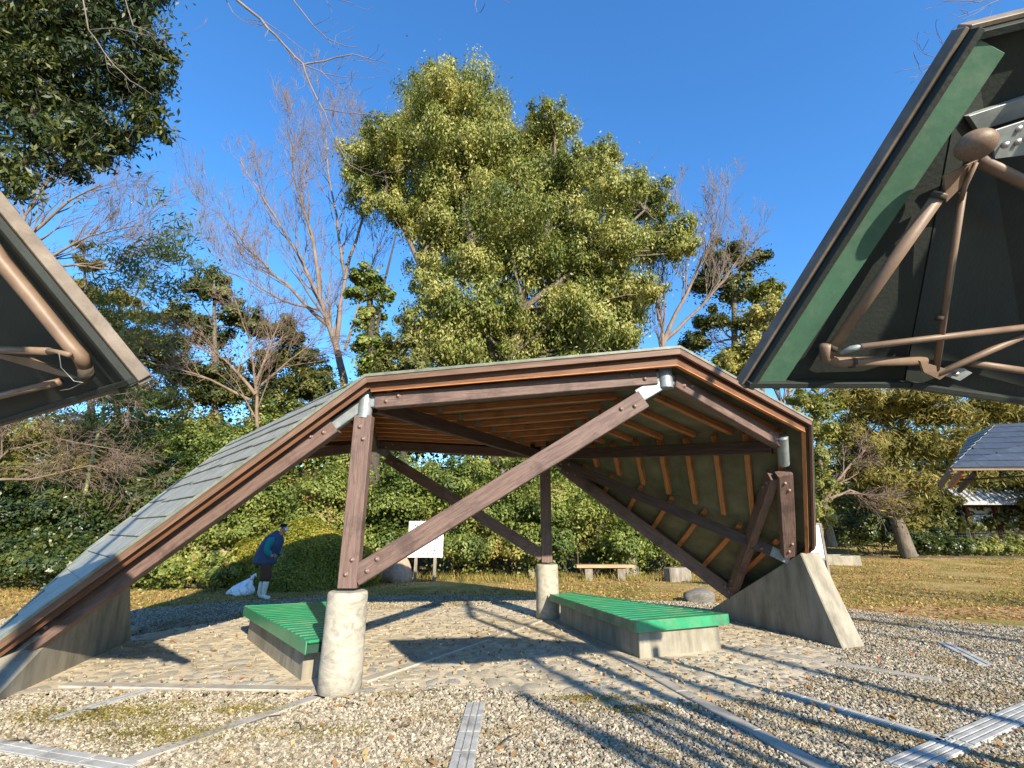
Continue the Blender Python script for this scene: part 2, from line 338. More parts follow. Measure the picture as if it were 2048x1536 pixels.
for a, b in zip(gpoly, gpoly[1:] + gpoly[:1]):
    for k in range(12):
        f = k / 12; gp2.append((a[0] * (1 - f) + b[0] * f + random.uniform(-.12, .12), a[1] * (1 - f) + b[1] * f + random.uniform(-.12, .12)))
sheet('gravel_bed', gp2, .006, gravel_mat(), 'bed of crushed grey and tan gravel')
pv = [G(-60, 1405), G(100, 1388), G(300, 1386), G(630, 1392), G(770, 1388), G(900, 1376), G(1000, 1382), G(1100, 1402), G(1200, 1418), G(1330, 1412), G(1500, 1404), G(1610, 1370),
      G(1690, 1318), G(1600, 1282), G(1480, 1248), G(1240, 1212), G(1060, 1206), G(930, 1214), G(720, 1222), G(480, 1238), G(330, 1262), G(180, 1290)]
pv = [(p[0], p[1]) for p in pv]
pv2 = []
for a, b in zip(pv, pv[1:] + pv[:1]):
    m_ = max(1, int(math.hypot(b[0] - a[0], b[1] - a[1]) / .16))
    for k in range(m_):
        f = k / m_; pv2.append((a[0] * (1 - f) + b[0] * f + random.uniform(-.04, .04), a[1] * (1 - f) + b[1] * f + random.uniform(-.04, .04)))
paving = sheet('stone_paving', pv2, .014, mortar_mat(), 'field stones set in worn mortar under the pavilion')

# ------------------------------------------------------------------ pavilion frame nodes (point symmetric in plan about CC)
CC = V(-.52, 7.2, 0)
def sym(p): return V(2 * CC[0] - p[0], 2 * CC[1] - p[1], p[2])
A = V(-1.67, 5.25, 2.88); B = V(1.68, 4.97, 3.10); C = V(3.60, 6.30, 2.58); F = V(4.20, 7.66, 1.08); Rr = V(3.83, 8.98, .42)
A_r = V(-1.62, 5.04, 3.12); B_r = V(1.77, 4.75, 3.33); C_r = V(3.86, 6.07, 2.84); F_r = V(4.46, 7.45, 1.28); R_r = V(4.26, 9.25, .35)
NB = {'A': A, 'B': B, 'C': C, 'F': F, 'R': Rr}; NR = {'A': A_r, 'B': B_r, 'C': C_r, 'F': F_r, 'R': R_r}
for d in (NB, NR):
    d['D'] = sym(d['A']); d['b'] = sym(d['B']); d['c'] = sym(d['C']); d['f'] = sym(d['F']); d['l'] = sym(d['R'])
NR['c'] = V(-4.93, 8.33, 2.97); NR['f'] = V(-5.78, 6.95, 1.28); NR['l'] = V(-5.30, 5.15, .20)      # the left wing spreads a little wider
faces = ['ABD', 'BCD', 'CFD', 'FRD', 'DbA', 'bcA', 'cfA', 'flA']
loop = 'ABCFRDbcfl'

pav = empty('timber_pavilion', (CC[0], CC[1], 0), 'brown timber pavilion with folded slate roof over two green benches, centre of the gravel', 'pavilion')
def face_normal(a, b, c):
    n = nrm(np.cross(b - a, c - a)); return n if n[2] > 0 or abs(n[2]) < .02 else -n
FN = {f: face_normal(*(NR[k] for k in f)) for f in faces}
# steep faces must point away from the middle
for f in faces:
    cen = sum(NR[k] for k in f) / 3; out = cen - (CC + V(0, 0, 1.0))
    if np.dot(FN[f], out) < 0: FN[f] = -FN[f]
VN = {k: nrm(sum(FN[f] for f in faces if k in f)) for k in 'ABCFRDbcfl'}

def clip_poly(poly, tri):
    for i in range(3):
        a, b = tri[i], tri[(i + 1) % 3]; out = []
        if not poly: return []
        def side(p): return (b[0] - a[0]) * (p[1] - a[1]) - (b[1] - a[1]) * (p[0] - a[0])
        for j in range(len(poly)):
            p, q = poly[j], poly[(j + 1) % len(poly)]; sp_, sq = side(p), side(q)
            if sp_ >= 0: out.append(p)
            if (sp_ >= 0) != (sq >= 0):
                t = sp_ / (sp_ - sq); out.append((p[0] + (q[0] - p[0]) * t, p[1] + (q[1] - p[1]) * t))
        poly = out
    return poly
def slate_face(tri, n, parent, mat, w_=.62, h_=.27, th=.014, lift=0., name='slate'):
    "lays overlapping slates on a triangle, each one an object of its own"
    a, b, c = tri
    hz = np.cross(V(0, 0, 1), n); hz = nrm(hz) if np.linalg.norm(hz) > .05 else nrm(b - a)
    up = np.cross(n, hz)
    if up[2] < 0: up = -up; hz = -hz
    to2 = lambda p: (float(np.dot(p - a, hz)), float(np.dot(p - a, up)))
    T = [to2(p) for p in (a, b, c)]
    ar = (T[1][0] - T[0][0]) * (T[2][1] - T[0][1]) - (T[1][1] - T[0][1]) * (T[2][0] - T[0][0])
    if ar < 0: T = T[::-1]
    x0, x1 = min(t[0] for t in T), max(t[0] for t in T); y0, y1 = min(t[1] for t in T), max(t[1] for t in T)
    j = 0; yy = y0 - .02
    while yy < y1:
        xx = x0 - w_ * (.5 if j % 2 else .0) - random.random() * .1
        while xx < x1:
            gap = .003; r = [(xx + gap, yy + gap), (xx + w_ - gap, yy + gap), (xx + w_ - gap, yy + h_), (xx + gap, yy + h_)]
            pl = clip_poly(r, T)
            if len(pl) >= 3:
                area = abs(sum(pl[i][0] * pl[(i + 1) % len(pl)][1] - pl[(i + 1) % len(pl)][0] * pl[i][1] for i in range(len(pl)))) / 2
                if area > .006:
                    k = len(pl); jit = random.uniform(0, .004)
                    def lv(p, extra): return a + hz * p[0] + up * p[1] + n * (extra + lift + jit + .018 * (1 - (p[1] - yy) / h_))
                    vs_ = [lv(p, .0) for p in pl] + [lv(p, th) for p in pl]
                    fs = [tuple(reversed(range(k))), tuple(range(k, 2 * k))] + [(i, (i + 1) % k, (i + 1) % k + k, i + k) for i in range(k)]
                    me = mesh(name, vs_, fs, False, mat); fix_normals(me); link(name, me, parent)
            xx += w_
        yy += h_; j += 1
random.seed(3)
for f in faces:
    tri = [NR[k] for k in f]; n = FN[f]
    slate_face(tri, n, pav, M['slate'])
    o = prism('sheathing_panel', [p - n * .030 for p in tri], [p - n * .002 for p in tri], M['sheath'], pav)
# fascia boards, flashing and the orange inner board
cen3 = V(CC[0], CC[1], 1.6)
def inward(k, prv, nxt, NRX=NR):
    e1 = nrm(NRX[k] - NRX[prv]); e2 = nrm(NRX[nxt] - NRX[k]); n = VN[k]
    t_ = nrm(e1 + e2) if np.linalg.norm(e1 + e2) > .2 else e1
    i = nrm(np.cross(n, t_)); 
    if np.dot(i, cen3 - NRX[k]) < 0: i = -i
    return i
IN = {}
for i_, k in enumerate(loop): IN[k] = inward(k, loop[i_ - 1], loop[(i_ + 1) % 10])
def edge_board(name, k, l, a0, a1, d0, d1, mat):
    def c(kk, a, d): return NR[kk] + IN[kk] * a - VN[kk] * d
    bot = [c(k, a0, d0), c(l, a0, d0), c(l, a1, d0), c(k, a1, d0)]; top = [c(k, a0, d1), c(l, a0, d1), c(l, a1, d1), c(k, a1, d1)]
    # local x along the board so that the grain runs with it
    x, y, z = frame(NR[k], NR[l]); m = basis(NR[k], x, y, z); mi = np.array(m.inverted())
    q = [tuple((mi @ np.array([*p, 1]))[:3]) for p in bot + top]
    me = mesh(name, q, [(3, 2, 1, 0), (4, 5, 6, 7)] + [(i, (i + 1) % 4, (i + 1) % 4 + 4, i + 4) for i in range(4)], False, mat); fix_normals(me)
    return link(name, me, pav, m)
for i_, k in enumerate(loop):
    l = loop[(i_ + 1) % 10]
    edge_board('edge_flashing', k, l, -.055, .06, -.034, -.004 , M['flash'])
    edge_board('fascia_board', k, l, -.045, -.012, .062, -.003, M['fascia'])
    dd_ = .115 if k + l in ('lA', 'fl', 'cf') else .155
    edge_board('inner_board', k, l, .03, .065, dd_, .032, M['inner'])
    edge_board('inner_lip', k, l, .022, .068, dd_ + .013, dd_ + .0015, M['orange'] if dd_ > .12 else M['inner'])

# beams
def pavbeam(name, p, q, w_, h_, e0=.0, e1=.0, up=(0, 0, 1), mat='timber', bolts=(1, 1), bz=0.):
    p, q = np.asarray(p, float), np.asarray(q, float); d = nrm(q - p); p2, q2 = p + d * e0, q - d * e1
    o = beam(name, p2, q2, w_, h_, M[mat], pav, up); L = float(np.linalg.norm(q2 - p2))
    for end, on in enumerate(bolts):
        if not on: continue
        for dx, dz in ((.13, -.02), (.27, .03)):
            for s in (1, -1):
                b = link('bolt', BOLT, None); b.parent = o
                b.matrix_basis = Matrix.Translation((dx if end == 0 else L - dx, s * w_ / 2, dz + bz)) @ Matrix.Rotation(-s * math.pi / 2, 4, 'X')
    return o
def bolt_mesh(mat):
    prof = [(.026, 0), (.026, .006), (.019, .007), (.018, .014), (.012, .022), (.004, .025)]; n = 10; vv, ff = [], []
    for r, z in prof:
        for k in range(n): vv.append((r * math.cos(k * 2 * math.pi / n), r * math.sin(k * 2 * math.pi / n), z))
    for i in range(len(prof) - 1):
        for k in range(n): ff.append((i * n + k, i * n + (k + 1) % n, (i + 1) * n + (k + 1) % n, (i + 1) * n + k))
    ff.append(tuple(range((len(prof) - 1) * n, len(prof) * n)))
    return mesh('bolt', vv, ff, True, mat)
BOLT = bolt_mesh(M['bolt'])
for S2 in (0, 1):
    q = (lambda v: sym(v)) if S2 else (lambda v: v)
    a_, b_, c_, f_, r_, d_ = q(A), q(B), q(C), q(F), q(Rr), q(sym(A))
    l_ = q(sym(Rr))
    base = V(a_[0], a_[1], .93)
    x = nrm(b_ - a_)
    pavbeam('ridge_beam', a_, b_, .12, .17, .13, .10)
    pavbeam('corner_post', base, V(a_[0], a_[1], a_[2] - .08), .13, .195, .0, .08, up=(1, 0, 0))
    pavbeam('brace', base + V(0, 0, .10) + x * .06, b_ - V(0, 0, .10), .11, .20, .02, .30)
    pavbeam('eave_beam', b_, c_, .12, .17, .12, .12)
    pavbeam('sloping_beam', a_, l_, .12, .21, .42, -.10)
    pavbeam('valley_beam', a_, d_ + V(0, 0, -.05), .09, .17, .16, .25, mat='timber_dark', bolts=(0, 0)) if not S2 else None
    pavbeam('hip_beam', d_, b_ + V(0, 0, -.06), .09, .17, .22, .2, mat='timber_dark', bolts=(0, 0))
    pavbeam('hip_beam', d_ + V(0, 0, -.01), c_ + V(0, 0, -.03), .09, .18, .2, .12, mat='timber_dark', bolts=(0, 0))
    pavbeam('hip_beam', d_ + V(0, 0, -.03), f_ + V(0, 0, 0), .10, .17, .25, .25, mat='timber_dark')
    # two planks clamp the pipe above the abutment, the strut leans back to the lower abutment seat
    pavbeam('raking_post', c_ - V(0, 0, .05), f_, .12, .19, .42, .08, up=(1, 0, 0))
    dd = q(CC + (V(-.03, .03, 0))) - q(CC)
    pavbeam('strut', c_ + V(0, 0, -.05) , r_ + V(0, 0, .02), .12, .19, .50, .05, up=(0, 0, 1))
    # galvanised connectors
    def pipe(p, d, r, L, nm='pipe_connector'):
        d = nrm(d); return tube(nm, [p - d * L / 2, p - d * L * .49, p + d * L * .49, p + d * L / 2], [r, r, r, r], 20, M['galv'], pav)
    pipe(a_ + V(0, 0, -.02), V(0, 0, 1), .078, .33)
    pipe(b_ + V(0, 0, -.01), V(0, 0, 1), .078, .24)
    pipe(c_ + V(0, 0, -.12) + nrm(c_ - (f_)) * .05, c_ - f_, .07, .44)
    beam('connector_arm', a_, a_ + nrm(l_ - a_) * .46, .07, .13, M['galv'], pav)
    beam('connector_arm', a_, a_ + nrm(b_ - a_) * .2, .07, .13, M['galv'], pav)
    beam('connector_arm', b_, b_ - nrm(b_ - a_) * .2, .07, .13, M['galv'], pav)
    beam('connector_arm', b_ + V(0, 0, -.04), b_ + nrm(base - b_) * .36 + V(0, 0, -.02), .07, .15, M['galv'], pav)
    beam('connector_arm', b_, b_ + nrm(c_ - b_) * .18, .07, .12, M['galv'], pav)
    beam('connector_arm', c_, c_ - nrm(c_ - b_) * .18, .07, .12, M['galv'], pav)
    beam('foot_bracket', f_ + nrm(d_ - f_) * .30, f_ + V(.0, 0, -.02), .06, .15, M['galv'], pav)
    beam('foot_bracket', r_ + nrm(d_ - r_) * .1, r_ - nrm(d_ - r_) * .16 - V(0, 0, .02), .16, .05, M['galv'], pav)
    # pale cover plate on the strut head
    pillar = empty  # (no-op, keeps names tidy)
    lathe('concrete_pier', [(.205, -.1), (.205, .2), (.200, .5), (.198, .80), (.197, .872), (.190, .893), (.176, .90)], 40, M['conc_pale'], pav, Matrix.Translation((a_[0], a_[1], 0)), wob=.012)
    # abutment fin
    t1, b1, a1 = V(3.50, 9.75, 0), V(4.33, 6.92, 0), V(4.25, 7.42, 1.17); t2, b2, a2 = V(3.95, 9.85, 0), V(4.74, 7.10, 0), V(4.55, 7.44, 1.17)
    prism('concrete_abutment', [q(v - V(0, 0, .05) if v[2] == 0 else v) for v in (t1, b1, a1)], [q(v - V(0, 0, .05) if v[2] == 0 else v) for v in (t2, b2, a2)], M['conc'], pav, bv=.012)
# rafters under every face
cnt = {'ABD': 9, 'BCD': 8, 'CFD': 10, 'FRD': 8, 'DbA': 9, 'bcA': 8, 'cfA': 10, 'flA': 8}
for f in faces:
    p, q_, d = (NR[k] for k in f); n = FN[f]
    # edge p-q_ is the outer one, d is the fan's far corner
    for i in range(cnt[f]):
        t = (i + .75) / (cnt[f] + .6)
        e = .03
        s0 = p + (d - p) * t; s1 = q_ + (d - q_) * t
        if np.linalg.norm(s1 - s0) < .25: continue
        u = nrm(s1 - s0)
        beam('rafter', s0 + u * .05 - n * (.032 + .042), s1 - u * .05 - n * (.032 + .042), .075, .082, M['orange'], pav, up=n, c=.003)

# ------------------------------------------------------------------ kerb strips let into the ground
def kerb(p, q, w_=.13, z=.03, label='', seg=.9):
    p, q = V(p[0], p[1], 0), V(q[0], q[1], 0); L = np.linalg.norm(q - p); n = max(1, int(L / seg)); d = (q - p) / L; s = V(-d[1], d[0], 0)
    k = empty('kerb_strip', p, label, 'kerb', 'concrete kerb strips in the ground')
    for i in range(n):
        a, b = p + d * (L * i / n + .004), p + d * (L * (i + 1) / n - .004)
        bot = [a - s * w_ / 2, b - s * w_ / 2, b + s * w_ / 2, a + s * w_ / 2]; zz = z + random.uniform(-.004, .004)
        prism('kerb_block', [v + V(0, 0, -.05) for v in bot], [v + V(0, 0, zz) for v in bot], M['kerb'], k, bv=.006)
    return k
M['kerb'] = pm('tan_kerb_concrete', [(.3, (.26, .235, .195)), (.55, (.38, .345, .285)), (.8, (.47, .43, .36))], nscale=5, rough=.9, bump=.6, bscale=60, detail=9,
               second=((.18, .165, .14), 3, .5, .72, .6))
D0 = V(NB['D'][0], NB['D'][1], 0); A0 = V(A[0], A[1], 0); B0 = V(B[0], B[1], 0); b0 = V(*NB['b'][:2], 0); C0 = V(*C[:2], 0); c0 = V(*NB['c'][:2], 0); L0 = V(*NB['l'][:2], 0); R0 = V(*Rr[:2], 0)
kerb(A0 + nrm(D0 - A0) * .3, D0 - nrm(D0 - A0) * .3, label='kerb strip running between the two round concrete piers')
kerb(A0 - nrm(D0 - A0) * .25, A0 - nrm(D0 - A0) * 1.75, .12, label='kerb strip running from the near pier down towards the lower left gravel')
kerb(A0 + nrm(L0 - A0) * .25, L0 - nrm(L0 - A0) * .4, .13, label='pale kerb strip running from the near pier left to the concrete abutment')
kerb(A0 + nrm(b0 - A0) * .25, b0 + nrm(b0 - A0) * .2, .13, label='kerb strip along the side of the left green bench')
kerb(D0 + nrm(B0 - D0) * .25, B0 + nrm(B0 - D0) * 1.7, .13, label='long kerb strip passing the right green bench to the bottom of the picture')
kerb(D0 + nrm(C0 - D0) * 3.15, C0 + nrm(C0 - D0) * 1.1, .10, label='thin kerb strip leading right from the right green bench across the gravel')
kerb(V(-4.6, 9.75, 0), V(-3.9, 9.1, 0), .16, .024, label='short pale kerb strip in the shade left of the left green bench')

# ------------------------------------------------------------------ green benches on concrete plinths
def bench(rot, label, side_mat):
    q = (lambda v: sym(v)) if rot else (lambda v: v)
    t = V(.93, 8.72, 0)
    c1, c2 = V(1.54, 6.42, 0), V(2.72, 6.90, 0); n1, n2 = V(.80, 8.60, 0), V(1.12, 8.86, 0)
    base_c = q(V(1.6, 7.3, 0)); e = empty('green_bench', base_c, label, 'bench', 'green slatted benches under the pavilion')
    bz = .315
    prism('plinth', [q(v) + V(0, 0, -.05) for v in (c1, c2, n2, n1)], [q(v) + V(0, 0, bz) for v in (c1, c2, n2, n1)], M['conc'], e, bv=.008)
    # top plate: a tapering deck of slats inside an apron
    k1, k2, m1, m2 = V(1.49, 6.33, 0), V(2.84, 6.86, 0), V(.66, 8.88, 0), V(1.0, 9.12, 0)
    n = 19; z0, z1 = .40, .432
    for i in range(n):
        f0 = (i + .10) / n; f1 = (i + .90) / n
        def L_(f): return k1 + (m1 - k1) * f
        def R_(f): return k2 + (m2 - k2) * f
        ins = .012
        qa, qb = L_(f0), R_(f0); u = nrm(qb - qa); pts = [qa + u * ins, qb - u * ins, R_(f1) - u * ins, L_(f1) + u * ins]
        prism('slat', [q(v) + V(0, 0, z0) for v in pts], [q(v) + V(0, 0, z1) for v in pts], M['green'], e, bv=.012)
    prism('deck', [q(v) + V(0, 0, bz + .004) for v in (k1 * .985 + base_in(k1, k2, m1, m2) * .015, k2 * .985 + base_in(k1, k2, m1, m2) * .015, m2, m1)],
          [q(v) + V(0, 0, .396) for v in (k1 * .985 + base_in(k1, k2, m1, m2) * .015, k2 * .985 + base_in(k1, k2, m1, m2) * .015, m2, m1)], M['green_deep'], e)
    def apron(a, b, mat, h0=.31, h1=.437, th=.012):
        d = nrm(b - a); s = V(-d[1], d[0], 0)
        cc_ = base_in(k1, k2, m1, m2)
        if np.dot(s, cc_ - a) > 0: s = -s
        pts = [a - s * .002, b - s * .002, b + s * th, a + s * th]
        prism('apron', [q(v) + V(0, 0, h0) for v in pts], [q(v) + V(0, 0, h1) for v in pts], mat, e, bv=.003)
    apron(k1, k2, M['green']); mid = k1 + (m1 - k1) * .62
    apron(k1, mid, side_mat); apron(mid, m1, M['green'], .325); apron(k2, m2, M['green'])
    return e
def base_in(*p): return sum(p) / len(p)
bench(False, 'green slatted bench tapering towards the far pier, right of centre on a concrete plinth', M['green_worn'])
bench(True, 'green slatted bench partly behind the near concrete pier, left of centre', M['green'])

# ------------------------------------------------------------------ neighbouring steel pavilions, seen only as roof corners
def roofcorner(root, nodes, tris, edges, nin, mats, lip=.065, trim_up=True):
    "thin folded shell: soffit, slates, an edge trim and an inner board, with sunlight put into its green on the right roof"
    cen = sum(nodes.values()) / len(nodes)
    fn = {}
    for t in tris:
        a, b, c = (nodes[k] for k in t); n = nrm(np.cross(b - a, c - a)); n = n if n[2] > 0 else -n; fn[t] = n
        prism('soffit_panel', [p - n * .03 for p in (a, b, c)], [p - n * .002 for p in (a, b, c)], mats['soffit'], root)
        slate_face([a, b, c], n, root, mats['slate'], .62, .27)
    vn = {k: nrm(sum(fn[t] for t in tris if k in t)) for k in nodes}
    for (k, l) in edges:
        e = nrm(nodes[l] - nodes[k]); n = nrm(vn[k] + vn[l]); s = nrm(np.cross(n, e)); s = s if np.dot(s, cen - nodes[k]) > 0 else -s
        def bd(name, a0, a1, d0, d1, mat, x0=0., x1=0.):
            p, r = nodes[k] + e * x0, nodes[l] - e * x1
            bot = [p + s * a0 - n * d0, r + s * a0 - n * d0, r + s * a1 - n * d0, p + s * a1 - n * d0]
            top = [v + n * (d0 - d1) for v in bot]
            prism(name, bot, top, mat, root, bv=.002)
        bd('edge_trim', -.016, .0, lip * .50, -.022, mats['trim'])
        bd('edge_lip', .002, .026, lip, .032, mats['soffit'])
        if (k, l) == edges[0]: bd('soffit_board', .03, .145, .052, .034, mats['board'], .03, .02)
RN = {'T': V(1.01, 2.0, 2.12), 'U': V(1.46, 1.14, 3.05), 'V': V(3.2, .85, 3.30), 'X': V(2.58, 2.30, 2.115), 'W': V(1.70, 2.0, 2.12), 'Z': V(3.95, 2.45, 2.25), 'M': V(1.70, 1.10, 3.085), 'G': V(2.75, -.55, 3.42), 'N': V(4.6, -.6, 3.62)}
rp = empty('steel_pavilion', (4.6, 1.9, 0), 'dark roof corner with inner board coloured sunlit green and tan steel tubes, upper right of the picture', 'pavilion', 'neighbouring steel framed pavilions')
roofcorner(rp, RN, ['TUW', 'UXW', 'UVX', 'VZX', 'MGV', 'GNV'], [('T', 'U'), ('U', 'V'), ('V', 'Z'), ('Z', 'X'), ('X', 'W'), ('W', 'T')], None,  # last two plates are unseen, added to keep sun off the soffit
           {'soffit': M['sheath_dark'], 'slate': M['slate_dark'], 'trim': M['edge_metal'], 'board': M['sunlit_green']})
def strut_tube(root, p, q, r=.028, mat='tube', nm='steel_tube'): return tube(nm, [p, q], r, 16, M[mat], root)
# tubes of the right corner: points measured against the roof plates
def under(nodes, tris, px, py, off):
    "the point seen at (px,py) that lies off metres below the folded roof"
    d = ray(px, py); o = np.array((0, 0, CH)); best = None
    for t in tris:
        a, b, c = (nodes[k] for k in t); n = nrm(np.cross(b - a, c - a)); n = n if n[2] > 0 else -n
        tt = np.dot(a - n * off - o, n) / np.dot(d, n)
        if tt <= 0: continue
        x = o + d * tt; m = np.linalg.lstsq(np.stack([b - a, c - a], 1), x - a, rcond=None)[0]; out = max(0, -m[0], -m[1], m[0] + m[1] - 1)
        if best is None or out < best[0] - 1e-6: best = (out, x)
    return best[1]
RT = ['TUW', 'UXW', 'UVX', 'VZX']
def u_(px, py, off=.09): return under(RN, RT, px, py, off)
def plate_on(root, name, pts, off, th, mat):
    q = [u_(a, b, off) if root is rp else ul(a, b, off) for a, b in pts]
    n = nrm(np.cross(q[1] - q[0], q[2] - q[0])); return prism(name, q, [x + n * th for x in q], mat, root, bv=.001)
K = u_(1952, 290, .15)
strut_tube(rp, u_(1655, 712, .08), u_(1882, 385, .11), .022)
tube('steel_tube', [u_(1650, 690, .08), u_(1652, 716, .08), u_(1672, 724, .08), u_(1850, 722, .08)], [.021, .022, .021, .018], 16, M['tube'], rp)
strut_tube(rp, u_(1720, 694, .14), u_(2120, 646, .16), .013)
tube('turnbuckle_fork', [u_(1680, 706, .11), u_(1702, 698, .12), u_(1724, 693, .14)], [.008, .013, .011], 10, M['galv'], rp)
strut_tube(rp, u_(1872, 740, .10), u_(1925, 385, .10), .012)
strut_tube(rp, u_(1874, 748, .10), u_(2120, 640, .12), .014)
strut_tube(rp, u_(1940, 726, .07), u_(2120, 752, .07), .016)
plate_on(rp, 'gusset_plate', [(1840, 722), (1905, 742), (1880, 760), (1848, 745)], .11, .01, M['tube'])
plate_on(rp, 'bracket_plate', [(1885, 750), (1905, 738), (1930, 737), (1945, 746), (1920, 762)], .07, .008, M['galv'])
me = bpy.data.meshes.new('node_ball'); bm = bmesh.new(); bmesh.ops.create_uvsphere(bm, u_segments=28, v_segments=18, radius=1); bm.to_mesh(me); bm.free()
me.polygons.foreach_set('use_smooth', [True] * len(me.polygons)); me.materials.append(M['tube'])
BR = np.linalg.norm(K - V(0, 0, CH)) * .024
link('node_ball', me, rp, Matrix.Translation(K) @ Matrix.Diagonal((BR, BR, BR * .8, 1)))
plate_on(rp, 'gusset_plate', [(1888, 352), (1958, 318), (1945, 352), (1893, 405)], .12, .008, M['tube'])
strut_tube(rp, u_(1960, 322, .11), u_(2130, 405, .11), .021)
tube('hanger_rod', [u_(1952, 325, .13), u_(1930, 372, .12), u_(1922, 400, .11)], [.008, .008, .008], 8, M['tube'], rp)
plate_on(rp, 'bracket_plate', [(1985, 262), (2120, 218), (2130, 300), (1990, 318)], .13, .008, M['galv'])
plate_on(rp, 'bearing_beam', [(1938, 232), (2120, 172), (2130, 208), (1958, 262)], .05, .03, M['galv'])
for (a_, b_, r_) in ((u_(1662, 700, .08), u_(1668, 690, .08), .0245), (u_(1874, 398, .11), u_(1880, 388, .11), .0245), (u_(1878, 640, .10), u_(1880, 632, .10), .014), (u_(1700, 725, .08), u_(1708, 725, .08), .0235)):
    tube('weld_collar', [a_, b_], r_, 14, M['bark_dark'], rp)
bb_ = bolt_mesh(M['bolt_bright'])
for px, py, of in ((2010, 290, .142), (2036, 258, .142), (2034, 284, .142), (1912, 748, .08)):
    pt = u_(px, py, of); b = link('bolt', bb_, rp, Matrix.Translation(pt) @ Vector(-(pt - V(0, 0, CH))).to_track_quat('Z', 'Y').to_matrix().to_4x4() @ Matrix.Scale(.45, 4))
# its footing outside the picture
tube('steel_post', [V(4.2, 2.0, 0), V(4.1, 1.9, 2.35)], .05, 16, M['tube'], rp)
prism('concrete_abutment', [V(4.0, 2.6, -.05), V(4.5, 1.2, -.05), V(4.35, 1.6, .7)], [V(4.4, 2.7, -.05), V(4.9, 1.3, -.05), V(4.7, 1.6, .7)], M['conc'], rp, bv=.01)

LN = {'S': V(-1.58, 1.95, 2.12), 'Q': V(-2.31, 1.53, 3.05), 'E': V(-4.5, 2.2, 3.10), 'H': V(-3.15, 2.86, 2.12), 'J': V(-4.9, 3.9, 1.95), 'G': V(-.85, -.5, 3.38), 'N': V(-3.4, -.2, 3.36)}
lp = empty('steel_pavilion', (-4.7, 2.9, 0), 'dark roof corner with pale edge trim and tan steel tubes, left edge of the picture', 'pavilion', 'neighbouring steel framed pavilions')
roofcorner(lp, LN, ['SQH', 'QEH', 'EJH', 'QGE', 'GNE'], [('S', 'Q'), ('Q', 'E'), ('E', 'J'), ('J', 'H'), ('H', 'S')], None,  # last two plates lie out of view, added to darken this soffit
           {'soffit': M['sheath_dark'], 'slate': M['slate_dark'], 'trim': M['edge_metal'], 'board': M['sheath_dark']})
LT = ['SQH', 'QEH', 'EJH']
def ul(px, py, off=.09): return under(LN, LT, px, py, off)
tube('steel_tube', [ul(-60, 430), ul(0, 520), ul(70, 604), ul(140, 690), ul(162, 714), ul(170, 735)], [.031, .031, .030, .030, .029, .027], 18, M['tube'], lp)
tube('tube_foot', [ul(170, 733), ul(173, 748), ul(166, 762)], [.027, .028, .022], 14, M['bark_dark'], lp)
strut_tube(lp, ul(-60, 697, .16), ul(98, 703, .13), .017)
tube('turnbuckle_fork', [ul(92, 702, .13), ul(112, 703, .13), ul(140, 710, .13)], [.015, .009, .012], 10, M['tube'], lp)
plate_on(lp, 'gusset_plate', [(-60, 700), (60, 716), (158, 758), (120, 752)], .11, .008, M['tube'])
strut_tube(lp, ul(-60, 806, .07), ul(118, 764, .07), .018)
tube('hanging_wire', [ul(118, 706, .15), ul(122, 735, .15), ul(148, 762, .14), ul(166, 765, .13), ul(140, 778, .12), ul(120, 781, .1)], .0018, 6, M['galv'], lp)
tube('steel_post', [V(-4.7, 3.3, 0), V(-4.6, 3.1, 2.1)], .05, 16, M['tube'], lp)

# the fourth pavilion, far right
fp = empty('slate_pavilion', (15.2, 13.5, 0), 'low dark blue slate roof of another pavilion at the right edge, before the temple building', 'pavilion')
Q1, Q2, Q3, Q4 = P(1903, 936, 12.2), P(2200, 934, 11.8), P(1992, 850, 13.6), P(2200, 838, 13.2)
def poly_slates(root, quad, mat, wd, ht):
    a, b, c, d = quad
    for tri in ((a, b, c), (a, c, d)):
        n = nrm(np.cross(tri[1] - tri[0], tri[2] - tri[0])); n = n if n[2] > 0 else -n
        prism('sheathing_panel', [p - n * .04 for p in tri], [p - n * .003 for p in tri], M['sheath'], root); slate_face(list(tri), n, root, mat, wd, ht)
poly_slates(fp, (Q1, Q2, Q4, Q3), M['slate_dark'], .75, .32)
Qb = P(1938, 874, 14.8)
n2_ = nrm(np.cross(Q3 - Q1, Qb - Q1)); n2_ = n2_ if n2_[2] > 0 else -n2_
prism('sheathing_panel', [p - n2_ * .04 for p in (Q1, Q3, Qb)], [p - n2_ * .003 for p in (Q1, Q3, Qb)], M['sheath'], fp); slate_face([Q1, Q3, Qb], n2_, fp, M['slate'], .55, .24)  # paler slate puts this facet's sun glare into its colour
beam('fascia_board', Q1 + V(-.03, -.04, -.05), Q2 + V(0, -.04, -.05), .03, .05, M['fascia'], fp)
beam('fascia_board', Q1 + V(0, .03, -.06), P(1880, 972, 13.6), .06, .16, M['fascia'], fp)
beam('rafter', P(1925, 945, 12.4), P(1900, 972, 13.7), .07, .15, M['orange'], fp)
beam('rafter', P(1950, 946, 12.5), P(1918, 982, 13.8), .07, .12, M['timber_dark'], fp)
tube('tie_rod', [P(1921, 960, 12.7), P(2200, 944, 12.4)], .022, 8, M['bark_dark'], fp)
tube('steel_post', [V(16.2, 13.2, 0), V(16.0, 13.2, 3.6)], .06, 12, M['tube'], fp)
